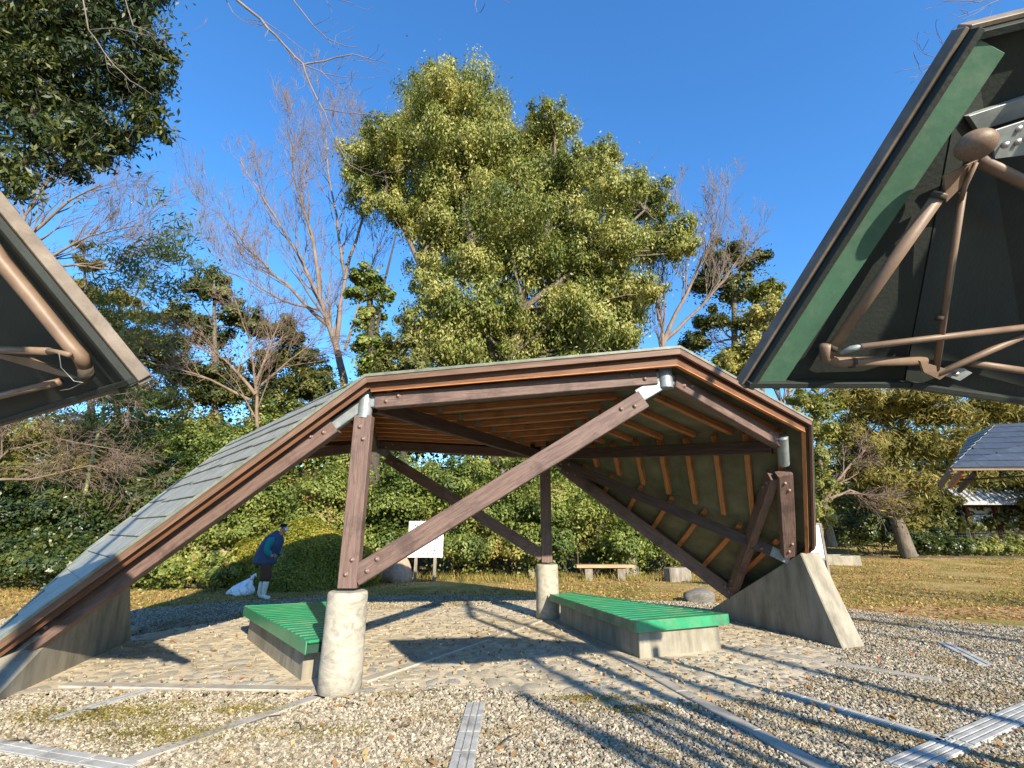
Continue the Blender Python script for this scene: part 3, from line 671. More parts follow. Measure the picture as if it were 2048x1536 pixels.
# ------------------------------------------------------------------ vegetation tools
def leaves_mesh(name, c, nor, mat, size, aspect=.5, tint=None, droop=0., fold=True):
    n = len(c); nor = nor / (np.linalg.norm(nor, axis=1)[:, None] + 1e-9)
    t = rng.normal(size=(n, 3)); t[:, 2] -= droop * 1.6
    t -= (t * nor).sum(1)[:, None] * nor; t /= np.linalg.norm(t, axis=1)[:, None] + 1e-9
    b = np.cross(nor, t)
    l = size * rng.uniform(.65, 1.35, n)[:, None]; w_ = l * aspect
    v = np.stack([c - t * l / 2, c + b * w_ / 2 - t * l * .05, c + t * l / 2, c - b * w_ / 2 - t * l * .05], 1).reshape(-1, 3)
    f = np.arange(4 * n).reshape(n, 4)
    me = quads_mesh(name, v, f, mat)
    at = me.attributes.new('tint', 'FLOAT', 'FACE'); at.data.foreach_set('value', (tint if tint is not None else rng.random(n)).astype(np.float32))
    return me
def crown_points(blobs, n, sub=(.20, .42), shell=(.40, 1.15), flat=.9, inner=.12, up=.3, scatter=.35, seg=None, cz=.85):
    "leaf positions: every blob carries small clumps near its surface, a few leaves fill the inside"
    vol = np.array([b[3] ** 2 for b in blobs]); share = np.maximum(40, (n * vol / vol.sum()).astype(int))
    C_, N_, T_ = [], [], []
    for b, m in zip(blobs, share):
        c0_ = np.array(b[:3]); r = b[3]
        k = seg or max(7, int(16 * min(2.2, r ** .8)))
        d = rng.normal(size=(k, 3)); d /= np.linalg.norm(d, axis=1)[:, None]
        d[:, 2] = np.abs(d[:, 2]) * .6 + d[:, 2] * .5
        cc_ = c0_ + d * r * rng.uniform(*shell, k)[:, None] * V(1, 1, flat)
        rr = r * rng.uniform(*sub, k)
        tt = rng.normal(0, .16, k)
        idx = rng.integers(0, k, m)
        e = rng.normal(size=(m, 3)); e /= np.linalg.norm(e, axis=1)[:, None]
        u = rng.random(m) ** .5
        pos = cc_[idx] + e * (rr[idx] * u)[:, None] * V(1, 1, cz)
        nor = e * .75 + d[idx] * .7 + V(0, 0, up) + rng.normal(size=(m, 3)) * scatter
        ins = rng.random(m) < inner
        pos[ins] = c0_ + rng.normal(size=(ins.sum(), 3)) * r * .42
        C_.append(pos); N_.append(nor); T_.append(np.clip(rng.random(m) * .8 + .1 + tt[idx], 0, 1))
    return np.concatenate(C_), np.concatenate(N_), np.concatenate(T_)
def crown(root, blobs, n, size, mat, aspect=.5, droop=0., name='crown', **k):
    c, nn, t = crown_points(blobs, n, **k)
    return link(name, leaves_mesh(name, c, nn, mat, size, aspect, t, droop), root)
def wiggle(p, q, n, amp, r0, r1, sag=0.):
    p, q = np.asarray(p, float), np.asarray(q, float); s = np.linspace(0, 1, n)[:, None]
    pts = p + (q - p) * s; off = rng.normal(size=(n, 3)) * amp; off[0] = 0; off[-1] *= .3
    pts += off + V(0, 0, 1) * sag * (4 * s * (1 - s))
    return pts, np.linspace(r0, r1, n)
def blobs_px(lst, Y, seedj=.8):
    "(px, py, radius px[, dy]) -> world blobs standing about Y metres ahead"
    out = []
    for b in lst:
        y = Y + (b[3] if len(b) > 3 else rng.uniform(-seedj, seedj)); p = P(b[0], b[1], y)
        dep = y * cp + (p[2] - CH) * sp
        out.append((p[0], p[1], p[2], b[2] * dep / FPX))
    return out
def grow(lines, p, d, L, r, lvl, maxl, spread=.55, trop=.18, kids=(3, 5), ratio=.62, rr=.62, nseg=5, thin=.004, jit=.10):
    n = nseg; pts = [p]; dd = nrm(d); step = L / n
    for i in range(n):
        dd = nrm(dd + rng.normal(size=3) * jit + V(0, 0, trop * .35)); pts.append(pts[-1] + dd * step)
    r1 = max(thin, r * .45); rad = np.linspace(r, r1, n + 1)
    lines.append((pts, rad, 6 if r > .06 else (4 if r > .02 else 3)))
    if lvl >= maxl: return
    k = rng.integers(kids[0], kids[1] + 1)
    for j in range(k):
        f = rng.uniform(.25, 1.0) if j < k - 1 else 1.0
        i = min(n - 1, int(f * n)); q = pts[i] + (pts[i + 1] - pts[i]) * (f * n - i)
        ax = rng.normal(size=3); ax -= np.dot(ax, dd) * dd; ax = nrm(ax)
        nd = nrm(dd + ax * spread * rng.uniform(.6, 1.3) + V(0, 0, trop))
        grow(lines, q, nd, L * ratio * rng.uniform(.75, 1.2), max(thin, rad[i] * rr), lvl + 1, maxl, spread, trop, kids, ratio, rr, max(3, nseg - 1), thin, jit)
def bare_tree(label, limbs, n_side, L, mat, maxl=2, group=None, name='bare_tree', cat='tree', base=None, extra=None, **k):
    "limbs: [(points, r0, r1)] drawn main stems; side branches and twigs grow from them"
    b0_ = base if base is not None else limbs[0][0][0]
    root = empty(name, (b0_[0], b0_[1], b0_[2]), label, cat, group)
    main, side = [], []
    for li, (pts, r0, r1) in enumerate(limbs):
        pts = [np.asarray(p, float) for p in pts]
        fine = []
        for a, b in zip(pts[:-1], pts[1:]):
            for s in (0, .33, .66): fine.append(a + (b - a) * s + rng.normal(size=3) * .012 * np.linalg.norm(b - a))
        fine.append(pts[-1]); fine[0] = pts[0]; rad = r1 + (r0 - r1) * (1 - np.linspace(0, 1, len(fine))) ** 1.4
        main.append((fine, rad, 8))
        ns = n_side[li] if hasattr(n_side, '__len__') else n_side
        for j in range(ns):
            f = .28 + .72 * (j + rng.random()) / ns; x_ = f * (len(fine) - 1); i = min(len(fine) - 2, int(x_))
            q = fine[i] + (fine[i + 1] - fine[i]) * (x_ - i); dd = nrm(fine[i + 1] - fine[i])
            ax = rng.normal(size=3); ax -= np.dot(ax, dd) * dd; ax = nrm(ax)
            sprd = k.get('spread', .55)
            grow(side, q, nrm(dd + ax * sprd * 1.2 + V(0, 0, k.get('trop', .18))), L * rng.uniform(.6, 1.15) * (1.15 - .5 * f), rad[i] * .5, 0, maxl, **k)
    link('trunk', tubes_mesh('trunk', main, mat), root)
    tag(link('branches', tubes_mesh('branches', side, mat), root), kind='stuff')
    return root
def leafy_tree(name, label, blobs, trunk, n, size, lm, bm_, cat='tree', group=None, aspect=.5, droop=0., limb_r=.07, **k):
    "trunk: [(points, r0, r1)]"
    root = empty(name, tuple(trunk[0][0][0]), label, cat, group)
    main = []
    allp = []
    for pts, r0, r1 in trunk:
        pts = [np.asarray(p, float) for p in pts]; rad = np.linspace(r0, r1, len(pts)); main.append((pts, rad, 9))
        for a, b in zip(pts[:-1], pts[1:]):
            for s in (0, .5): allp.append(a + (b - a) * s)
        allp.append(pts[-1])
    allp = np.array(allp)
    for b in blobs:
        c = np.array(b[:3]); cand = allp[allp[:, 2] < c[2] + .2]
        if len(cand) == 0: cand = allp
        j = np.argmin(np.linalg.norm(cand - (c - V(0, 0, b[3] * .8)), axis=1))
        pts, rad = wiggle(cand[j], c, 6, .06 * b[3] + .02, limb_r * max(.5, min(1.6, b[3])), limb_r * .25, 0)
        main.append((pts, rad, 6))
        for _ in range(4):
            e = c + rng.normal(size=3) * b[3] * .6; main.append((wiggle(c, e, 4, .05, limb_r * .3, .008)[0], np.linspace(limb_r * .3, .008, 4), 4))
    link('trunk', tubes_mesh('trunk', main, bm_), root)
    crown(root, blobs, n, size, lm, aspect, droop, **k)
    return root
LM = {}
LM['oak'] = leafmat('olive_oak_leaves', (.055, .078, .014), (.175, .185, .034), (.36, .32, .095), .30, .5, .4, .35)
LM['shade'] = leafmat('shade_darkened_glossy_leaves', (.018, .034, .010), (.042, .066, .016), (.12, .135, .025), .24, .38, .5, .9)  # leaf green darkened to carry the shadow over the thickets
LM['bigoak'] = leafmat('yellow_olive_oak_leaves', (.045, .070, .014), (.175, .20, .042), (.38, .355, .115), .30, .5, .4, .45)
LM['near'] = leafmat('near_glossy_leaves', (.012, .024, .008), (.032, .05, .012), (.10, .11, .02), .2, .5, .4, .9)
LM['ivy'] = leafmat('mid_green_glossy_leaves', (.036, .062, .012), (.125, .165, .032), (.30, .31, .075), .27, .5, .35, .6, (.26, .13, .06))
LM['azalea'] = leafmat('yellow_green_small_leaves', (.10, .12, .018), (.235, .235, .032), (.38, .33, .055), .33, .5, .3, 1.2, (.24, .11, .03))
LM['conifer'] = leafmat('olive_conifer_sprays', (.055, .060, .014), (.16, .145, .036), (.29, .235, .07), .28, .6, .2, .5)
LM['dark'] = leafmat('dark_pine_leaves', (.022, .036, .011), (.068, .084, .020), (.16, .16, .045), .22, .5, .35, .5)
LM['brown'] = leafmat('rusty_dead_twigs', (.10, .065, .04), (.18, .12, .08), (.26, .18, .12), .2, .8, .1, .8)
LM['bamboo'] = leafmat('bamboo_leaves', (.04, .065, .02), (.085, .12, .035), (.16, .19, .07), .35, .5, .35, .6)
M['culm'] = pm('pale_green_culm', [(.3, (.16, .17, .06)), (.6, (.26, .26, .10)), (.8, (.33, .31, .16))], (1, 1, .4), 3, .5, .1, 20)
M['bark_red'] = pm('warm_tan_bark', [(.3, (.11, .075, .055)), (.55, (.19, .135, .10)), (.8, (.28, .205, .16))], (1, 1, .4), 3, .85, .5, 25, dist=.01)

# ---- the great evergreen behind the pavilion
bl = [(885, 178, 55), (860, 235, 55), (935, 220, 60), (1000, 245, 50), (1045, 300, 50), (815, 300, 62), (900, 300, 62), (985, 320, 70), (1112, 235, 40), (1108, 290, 48), (1140, 350, 55), (760, 270, 46), (730, 315, 45), (770, 350, 48), (705, 345, 32), (720, 390, 40), (1060, 380, 70), (1205, 300, 34), (1205, 350, 45), (1225, 405, 58), (1290, 380, 46), (1310, 430, 46),
      (870, 390, 62), (950, 400, 72), (780, 420, 44), (830, 450, 42), (1020, 460, 76), (1120, 450, 70), (1180, 480, 62), (1250, 490, 60), (1310, 510, 48), (1370, 450, 30), (1375, 500, 34), (890, 480, 64), (945, 540, 66), (1060, 545, 62), (1140, 545, 58), (1240, 560, 56), (1200, 600, 60), (1120, 620, 62), (1060, 650, 60), (1250, 640, 52), (850, 560, 46), (880, 620, 58), (940, 640, 62), (1180, 670, 66),
      (980, 700, 66), (900, 710, 60), (1100, 705, 70), (1250, 700, 46), (830, 640, 40), (850, 720, 48), (1000, 600, 36), (1040, 760, 70), (1180, 760, 70), (930, 780, 70), (1300, 590, 34)]
bl = blobs_px([(a + rng.normal() * 7, b + rng.normal() * 7, r * rng.uniform(.95, 1.35)) for a, b, r in bl], 20.3, 1.6) + blobs_px([(a * .93 + 70 + rng.normal() * 12, b * .95 + 28 + rng.normal() * 12, r * 1.1) for a, b, r in bl], 23.0, .8)
X0 = P(1000, 1080, 21)
gb = (X0[0], 21.5, ter(X0[0], 21.5) - .3)
trk = [([gb, P(1000, 850, 21.5), P(990, 700, 21.3), P(960, 560, 21), P(930, 420, 21), P(900, 260, 21)], .5, .10),
       ([P(992, 720, 21.3), P(1060, 560, 21), P(1110, 400, 20.8), P(1110, 260, 20.8)], .26, .06),
       ([P(1000, 820, 21.4), P(1040, 620, 20.2), P(1180, 520, 20), P(1290, 420, 20)], .24, .05),
       ([P(985, 760, 21.3), P(870, 600, 21), P(800, 440, 21), P(740, 330, 21)], .20, .04)]
leafy_tree('evergreen_tree', 'huge sunlit olive green evergreen rising behind the pavilion roof, tallest tree in view', bl, trk, 520000, .17, LM['bigoak'], M['bark'], droop=1.0, aspect=.42, limb_r=.07, sub=(.20, .38), shell=(.45, 1.05), inner=.12, up=.1, cz=1.25, scatter=.5)

# ---- ivy clad stems left of it
iv = [(735, 560, 34), (760, 590, 30), (712, 590, 22), (745, 640, 30), (735, 690, 36), (748, 740, 44), (720, 650, 22), (765, 700, 26)]
leafy_tree('ivy_clad_tree', 'ivy covered trunk cut off short, just left of the huge evergreen', blobs_px(iv, 18.5, .3),
           [([P(745, 1060, 18.5), P(748, 800, 18.5), P(742, 640, 18.5), P(735, 540, 18.5)], .28, .10), ([P(748, 700, 18.5), P(770, 560, 18.6), P(792, 470, 18.8)], .08, .03)], 20000, .14, LM['ivy'], M['bark_dark'], aspect=.7, limb_r=.04)
leafy_tree('evergreen_tree', 'small dark evergreen below the huge tree, above the left part of the roof ridge', blobs_px([(800, 690, 34), (815, 730, 36), (780, 740, 30), (840, 745, 34)], 17.5, .3),
           [([P(805, 1060, 17.5), P(808, 760, 17.5), P(802, 690, 17.5)], .12, .04)], 9000, .15, LM['dark'], M['bark_dark'], limb_r=.03)

# ---- tall bare zelkova behind, left of centre
Z = 23
zb = P(690, 1040, Z)
bare_tree('tall bare tree with fine upright twigs against the sky, left of the huge evergreen',
          [([zb, P(688, 760, Z), P(662, 660, Z), P(640, 600, Z), P(590, 500, Z), P(530, 400, Z), P(480, 320, Z)], .24, .03),
           ([P(672, 690, Z), P(690, 560, Z), P(672, 430, Z), P(655, 300, Z), P(640, 225, Z)], .13, .02),
           ([P(640, 600, Z), P(625, 470, Z - .6), P(590, 360, Z - .6), P(575, 260, Z - .6)], .13, .025),
           ([P(655, 650, Z), P(575, 570, Z + .5), P(500, 500, Z + .5), P(430, 420, Z + .5)], .12, .025),
           ([P(690, 560, Z), P(720, 440, Z + .3), P(725, 340, Z + .3), P(700, 250, Z)], .10, .025),
           ([P(640, 620, Z), P(560, 600, Z), P(500, 560, Z), P(445, 540, Z)], .08, .02),
           ([P(690, 700, Z), P(735, 560, Z + .6), P(775, 450, Z + .6)], .08, .02)],
          [22, 20, 16, 17, 14, 12, 10], 3.0, M['bark_pale'], maxl=3, kids=(3, 4), spread=.42, trop=.17, ratio=.64, thin=.007, rr=.5)
# ---- second bare tree, right of the great evergreen
Z = 22
bare_tree('pale bare tree with spreading stems right of the huge evergreen',
          [([P(1322, 1040, Z), P(1318, 760, Z), P(1325, 690, Z), P(1318, 600, Z), P(1335, 500, Z), P(1350, 400, Z)], .17, .02),
           ([P(1325, 690, Z), P(1370, 590, Z), P(1420, 480, Z), P(1450, 390, Z)], .13, .025),
           ([P(1330, 680, Z), P(1395, 620, Z), P(1450, 560, Z), P(1500, 480, Z)], .11, .022),
           ([P(1318, 640, Z), P(1305, 560, Z), P(1312, 470, Z)], .09, .02)],
          [17, 16, 14, 10], 2.3, M['bark_pale'], maxl=3, kids=(3, 4), spread=.42, trop=.18, ratio=.64, thin=.007, rr=.5)
# ---- dark evergreens on the right slope
dk = [(1445, 520, 42), (1500, 520, 36), (1410, 570, 40), (1470, 585, 46), (1530, 590, 34), (1560, 640, 40), (1500, 650, 40), (1430, 640, 36), (1390, 690, 34), (1550, 700, 40)]
leafy_tree('evergreen_tree', 'dark green tree behind the pale bare tree on the right slope', blobs_px(dk, 24, .8),
           [([P(1470, 1030, 24), P(1470, 760, 24), P(1468, 600, 24), P(1455, 520, 24)], .25, .07)], 42000, .17, LM['dark'], M['bark'], limb_r=.06, shell=(.5, 1.0))
leafy_tree('evergreen_tree', 'bright leafy tree peeking out left of the right roof corner', blobs_px([(1535, 580, 30), (1560, 620, 36), (1520, 640, 36), (1500, 700, 46), (1560, 690, 46), (1480, 740, 42), (1440, 740, 34)], 19.5, .5),
           [([P(1530, 1050, 19.5), P(1525, 780, 19.5), P(1535, 620, 19.5)], .16, .05)], 26000, .15, LM['oak'], M['bark'], limb_r=.05)
bare_tree('rusty brown bare tree on the slope behind the right half of the roof',
          [([P(1590, 1060, 25), P(1570, 820, 25), P(1590, 720, 25), P(1620, 640, 25)], .16, .03), ([P(1575, 830, 25), P(1530, 740, 25), P(1470, 690, 25)], .10, .02), ([P(1575, 850, 25), P(1640, 790, 25), P(1690, 760, 25)], .10, .02)],
          [12, 10, 8], 2.2, M['bark_red'], maxl=2, kids=(4, 6), spread=.6, trop=.1, thin=.010)

# ---- left distance: conifers, bamboo, bare and brownish trees
leafy_tree('conifer_tree', 'narrow ragged conifer top at the left, beside the left roof corner', blobs_px([(165, 492, 18), (172, 530, 28), (160, 580, 34), (200, 600, 34), (225, 650, 46), (150, 650, 44), (270, 690, 44), (205, 720, 60), (290, 640, 30)], 21, .5),
           [([P(190, 1050, 21), P(180, 760, 21), P(166, 480, 21)], .2, .03)], 26000, .22, LM['conifer'], M['bark'], aspect=.22, limb_r=.04, flat=.5, scatter=.8)
leafy_tree('evergreen_tree', 'round topped evergreen left of the tall bare tree', blobs_px([(428, 560, 30), (395, 585, 34), (450, 600, 34), (480, 640, 38), (370, 640, 40), (345, 690, 36), (420, 680, 44), (520, 660, 36), (570, 670, 40), (600, 720, 44), (540, 740, 48), (450, 750, 48), (370, 760, 44)], 21.5, .7),
           [([P(430, 1050, 21.5), P(430, 760, 21.5), P(428, 560, 21.5)], .22, .05)], 44000, .17, LM['dark'], M['bark'], limb_r=.05)
bare_tree('reddish bare tree with branching pale stems, above the left end of the pavilion roof',
          [([P(520, 1060, 18), P(515, 850, 18), P(510, 760, 18), P(500, 680, 18), P(470, 600, 18)], .10, .018), ([P(512, 770, 18), P(540, 690, 18), P(560, 640, 18)], .08, .02), ([P(512, 790, 18), P(450, 720, 18), P(400, 690, 18)], .08, .02),
           ([P(510, 780, 18), P(580, 720, 18), P(620, 690, 18)], .06, .02), ([P(500, 800, 18), P(420, 760, 17.5), P(330, 730, 17.5), P(280, 720, 17.5)], .06, .015)],
          [14, 12, 12, 11, 12], 1.7, M['bark_red'], maxl=3, kids=(3, 4), spread=.6, trop=.05, thin=.006, rr=.5)
bare_tree('bare tree spreading over the left roof corner against the sky',
          [([P(-60, 1050, 17), P(-40, 700, 17), P(0, 560, 17), P(60, 470, 17), P(140, 400, 17), P(200, 370, 17)], .2, .03), ([P(0, 560, 17), P(90, 520, 17), P(180, 470, 17), P(280, 450, 17)], .09, .02),
           ([P(30, 510, 17), P(50, 430, 17), P(90, 370, 17), P(130, 330, 17)], .09, .02), ([P(60, 540, 17), P(150, 530, 17), P(230, 540, 17), P(300, 480, 17)], .07, .018)],
          [18, 16, 14, 14], 2.0, M['bark_pale'], maxl=3, kids=(3, 4), spread=.5, trop=.12, thin=.006, rr=.5)
bare_tree('tangle of drooping leafless branches in front of the left thicket, under the left roof corner',
          [([P(-80, 1120, 13), P(-60, 960, 13), P(20, 900, 13), P(120, 880, 13), P(240, 900, 13)], .06, .010), ([P(-60, 960, 13), P(60, 960, 13), P(180, 930, 13), P(300, 960, 12.6)], .045, .009), ([P(-60, 940, 13), P(-10, 860, 13), P(130, 800, 13), P(300, 780, 13)], .045, .009)],
          [18, 16, 15], 1.1, M['bark_red'], maxl=3, kids=(3, 4), spread=.75, trop=-.02, thin=.0045, rr=.5)
leafy_tree('conifer_tree', 'broad olive conifer behind the bamboo top', blobs_px([(255, 690, 46), (310, 720, 50), (120, 700, 50), (200, 760, 60), (290, 800, 60), (90, 780, 60), (20, 720, 60), (350, 640, 30), (250, 600, 34), (120, 610, 36)], 23, .6),
           [([P(230, 1050, 23), P(235, 760, 23), P(245, 590, 23)], .2, .03)], 40000, .24, LM['conifer'], M['bark'], aspect=.25, limb_r=.04, flat=.5, scatter=.8)
leafy_tree('evergreen_tree', 'dark evergreen filling the gap behind the reddish bare tree', blobs_px([(640, 760, 44), (600, 780, 50), (500, 790, 50), (560, 820, 50), (660, 800, 40), (430, 800, 50)], 22, .5),
           [([P(560, 1050, 22), P(560, 820, 22), P(570, 760, 22)], .15, .03)], 26000, .17, LM['dark'], M['bark'], limb_r=.04)
# bamboo
bb = empty('bamboo', tuple(P(148, 1130, 15.5)), 'tall leaning pale bamboo culm with feathery top, left of the pavilion', 'bamboo')
culm = [P(146, 1130, 15.5), P(160, 1040, 15.5), P(182, 930, 15.5), P(205, 830, 15.5), P(226, 740, 15.5), P(250, 640, 15.5), P(280, 570, 15.5), P(320, 520, 15.5), P(365, 500, 15.5)]
cf = []; cr_ = []
for a, b in zip(culm[:-1], culm[1:]):
    for s in (0, .25, .5, .75): cf += [a + (b - a) * s, a + (b - a) * (s + .012), a + (b - a) * (s + .02)]; r_ = .062 * (1 - .8 * len(cf) / 100); cr_ += [r_, r_ * 1.25, r_]
link('culm', tubes_mesh('culm', [(cf, cr_, 8)], M['culm']), bb)
lines = []
for k in range(40):
    i = rng.integers(36, len(cf)); grow(lines, cf[i], nrm(V(rng.normal() + .3, rng.normal() * .5, rng.normal() * .35 + .2)), rng.uniform(.7, 1.5), .012, 0, 1, spread=.6, trop=-.05, thin=.004)
tag(link('branches', tubes_mesh('branches', lines, M['culm']), bb), kind='stuff')
pts = np.array([l[0][-1] for l in lines] + [l[0][len(l[0]) // 2] for l in lines]); idx = rng.integers(0, len(pts), 5200)
c = pts[idx] + rng.normal(size=(5200, 3)) * V(.28, .28, .12); nn = rng.normal(size=(5200, 3)) + V(0, 0, .7)
link('foliage', leaves_mesh('foliage', c, nn, LM['bamboo'], .24, .2, None, .6), bb)

# ---- shrubs: bank behind the pavilion and thicket on the left, each its own plant
def shrub(px, py_top, wpx, Y, label, lm, n, size, h=None, name='shrub', grp=None, depth=1.1, aspect=.6, cat='shrub', dens=1.):
    "mound from the ground up to the pixel row py_top, wpx wide"
    c = P(px, py_top, Y); dep = Y * cp + (c[2] - CH) * sp; wd = wpx * dep / FPX; z0 = ter(c[0], Y); H = c[2] - z0
    rb = min(wd * .34, H * .42, 1.25); bl_ = []
    nx = max(2, int(wd / rb * .9)); nz = max(2, int(H / rb * .85))
    for ix in range(nx):
        for iz in range(nz):
            fx = (ix + .5) / nx - .5; fz = (iz + .5) / nz
            prof = math.sqrt(max(0.05, 1 - (2 * fx) ** 2 * .7))
            bl_.append((c[0] + fx * wd + rng.normal() * rb * .25, Y + (fz - .4) * depth + rng.normal() * rb * .3, z0 + rb * .5 + fz * (H - rb * 1.2) * prof + rng.normal() * rb * .12, rb * rng.uniform(.8, 1.15)))
    root = empty(name, (c[0], Y, z0), label, cat, grp)
    st = []
    for k in range(5):
        q = bl_[rng.integers(0, len(bl_))]; st.append((wiggle((c[0] + rng.normal() * .3, Y + .4 + rng.normal() * .2, z0 - .05), (q[0], q[1] + .2, q[2]), 6, .06, .05, .012)[0], np.linspace(.05, .012, 6), 5))
    link('stems', tubes_mesh('stems', st, M['bark_dark']), root)
    crown(root, bl_, n, size, lm, aspect, .2, name='foliage', inner=.18, shell=(.6, 1.0), up=.45)
    return root
G1 = 'glossy evergreen shrubs forming the bank behind the pavilion'
shrub(705, 905, 190, 16.5, 'russet tinged glossy shrub seen directly behind the near timber post', LM['ivy'], 26000, .10, grp=G1)
shrub(850, 880, 190, 17.0, 'glossy green shrub behind and above the white two legged sign', LM['ivy'], 30000, .10, grp=G1)
shrub(1000, 885, 190, 17.2, 'glossy green shrub filling the gap left of the far timber post', LM['ivy'], 30000, .10, grp=G1)
shrub(1160, 930, 190, 16.8, 'glossy green shrub behind the plank bench, right of the far timber post', LM['ivy'], 28000, .10, grp=G1)
shrub(1300, 1010, 170, 17.2, 'low glossy shrub right of the tree stump, under the leaning beam', LM['ivy'], 16000, .10, grp=G1)
shrub(1085, 850, 200, 19.0, 'shrub further up the bank behind the far timber post', LM['ivy'], 16000, .13, grp=G1)
shrub(1230, 870, 200, 19.2, 'shrub further up the bank above the tree stump', LM['ivy'], 16000, .13, grp=G1)
shrub(930, 850, 200, 19.0, 'shrub further up the bank above the white sign', LM['ivy'], 14000, .13, grp=G1)
shrub(1380, 930, 200, 18.6, 'shrub on the bank seen under the leaning right beams', LM['ivy'], 14000, .13, grp=G1)
shrub(1225, 1060, 120, 17.8, 'low shrub filling the gap beside the tree stump', LM['ivy'], 9000, .10, grp=G1)
shrub(600, 905, 210, 17.5, 'tall glossy shrub behind the clipped azalea mound', LM['ivy'], 26000, .11, grp=G1)
G2 = 'dark evergreen shrubs of the left thicket'
shrub(520, 770, 230, 18.5, 'tall dark green shrub rising behind the sloping left end of the roof', LM['ivy'], 26000, .12, grp=G2)
shrub(400, 810, 250, 17.5, 'broad glossy shrub just beyond the left roof slope', LM['ivy'], 28000, .11, grp=G2)
shrub(280, 900, 220, 16.5, 'broad dark shrub right of the bamboo', LM['shade'], 24000, .12, grp=G2)
shrub(120, 930, 240, 16, 'dark shrub behind the foot of the bamboo', LM['shade'], 24000, .12, grp=G2)
shrub(-40, 900, 240, 15.5, 'dark shrub at the left edge of the picture', LM['shade'], 20000, .12, grp=G2)
shrub(60, 800, 300, 19, 'olive tree like shrub behind the left roof corner', LM['conifer'], 22000, .18, grp=G2, aspect=.3)
shrub(300, 720, 300, 20, 'yellow green shrub on the bank left of the reddish bare tree', LM['oak'], 22000, .15, grp=G2)
shrub(690, 745, 230, 19.5, 'shrub on the bank hidden mostly by the roof, left of the great trunk', LM['ivy'], 16000, .14, grp=G2)
shrub(380, 1080, 190, 13.2, 'low rounded shrub under the sloping beam, beside the sandy boulder', LM['ivy'], 16000, .09, grp=G2, depth=.8)
shrub(225, 1050, 200, 13.5, 'low dark shrub behind the sloping roof at the left', LM['shade'], 14000, .10, grp=G2)
shrub(60, 1070, 220, 13.5, 'low dark shrub at the left end of the lawn', LM['shade'], 14000, .10, grp=G2)
for px_, w_ in ((1340, 180), (1480, 170)):
    shrub(px_, 905, w_, 19.5, 'shrub on the slope behind the %s end of the far roof beam' % ('left' if px_ == 1340 else 'right'), LM['oak'], 14000, .15, grp=G2)
# clipped azalea mound
am = empty('azalea_mound', tuple(V(-5.5, 14, 0)), 'large clipped yellow green azalea mound behind the walking person', 'shrub')
n = 60000; e = rng.normal(size=(n, 3)); e /= np.linalg.norm(e, axis=1)[:, None]; e[:, 2] = np.abs(e[:, 2])
cz = P(602, 1150, 14.3); u = 1 - rng.random(n) ** 2.2 * .22
lum = 1 + .06 * np.sin(e[:, 0] * 7 + 1) * np.cos(e[:, 1] * 6) + .05 * np.sin(e[:, 2] * 9 + e[:, 0] * 5)
pos = V(cz[0], cz[1], .0) + e * (u * lum)[:, None] * V(2.15, 1.4, 1.70)
link('foliage', leaves_mesh('foliage', pos, e + V(0, 0, .3) + rng.normal(size=(n, 3)) * .45, LM['azalea'], .062, .55, None, 0), am)
st = [(wiggle((cz[0] + rng.normal() * .5, cz[1] + rng.normal() * .3, -.05), (cz[0] + rng.normal() * 1.4, cz[1] + rng.normal() * .8, 1.1), 6, .05, .03, .008)[0], np.linspace(.03, .008, 6), 5) for _ in range(24)]
link('stems', tubes_mesh('stems', st, M['bark_dark']), am)

# ---- right hand side: conifers and leafy trees by the fence
cf_ = [(1700, 800, 60), (1760, 830, 60), (1830, 800, 70), (1900, 830, 60), (1980, 820, 70), (2060, 840, 70), (1690, 870, 50), (1740, 900, 55), (1800, 890, 60), (1870, 900, 56), (1940, 900, 60), (1700, 940, 40), (1770, 960, 46), (1830, 970, 44), (1890, 960, 46), (1950, 950, 36), (1780, 1010, 30), (1830, 1020, 28), (1880, 1010, 34)]
leafy_tree('conifer_tree', 'wide olive conifer with a thick leaning trunk on the right hand lawn', blobs_px(cf_, 24, 1.6),
           [([P(1818, 1113, 24.6), P(1800, 1060, 24.6), P(1782, 1010, 24.8), P(1775, 960, 25), P(1800, 860, 25), P(1820, 780, 25)], .36, .10), ([P(1782, 1005, 24.8), P(1850, 930, 24.6), P(1930, 860, 24.5)], .14, .05), ([P(1782, 990, 24.8), P(1730, 930, 24.6), P(1690, 860, 24.5)], .12, .04)],
           95000, .26, LM['conifer'], M['bark'], aspect=.22, droop=.2, limb_r=.05, flat=.5, scatter=.6, shell=(.35, 1.0), sub=(.24, .42))
leafy_tree('evergreen_tree', 'sunny leafy tree just right of the pavilion end, behind the notice board', blobs_px([(1610, 800, 30), (1650, 815, 34), (1590, 850, 30), (1640, 860, 40), (1625, 920, 36), (1650, 970, 34), (1630, 1010, 34), (1655, 1040, 26)], 17.5, .5),
           [([P(1664, 1092, 17.8), P(1650, 1030, 17.8), P(1640, 930, 17.6), P(1630, 820, 17.6)], .17, .05)], 34000, .12, LM['oak'], M['bark'], limb_r=.035)
bare_tree('leafless tree with rusty twigs between the leafy tree and the wide conifer',
          [([P(1640, 1085, 22), P(1650, 1000, 22), P(1690, 940, 22), P(1730, 900, 22)], .14, .03), ([P(1655, 1000, 22), P(1700, 980, 22), P(1760, 1000, 22)], .08, .02)], [12, 10], 1.2, M['bark_red'], maxl=2, kids=(4, 6), spread=.7, trop=0, thin=.009)
shrub(1740, 1010, 120, 26, 'dark shrub behind the fence left of the leaning trunk', LM['shade'], 12000, .13, grp='shrubs along the fence')
shrub(1870, 1055, 110, 26, 'dark shrub behind the fence right of the leaning trunk', LM['shade'], 14000, .13, grp='shrubs along the fence')
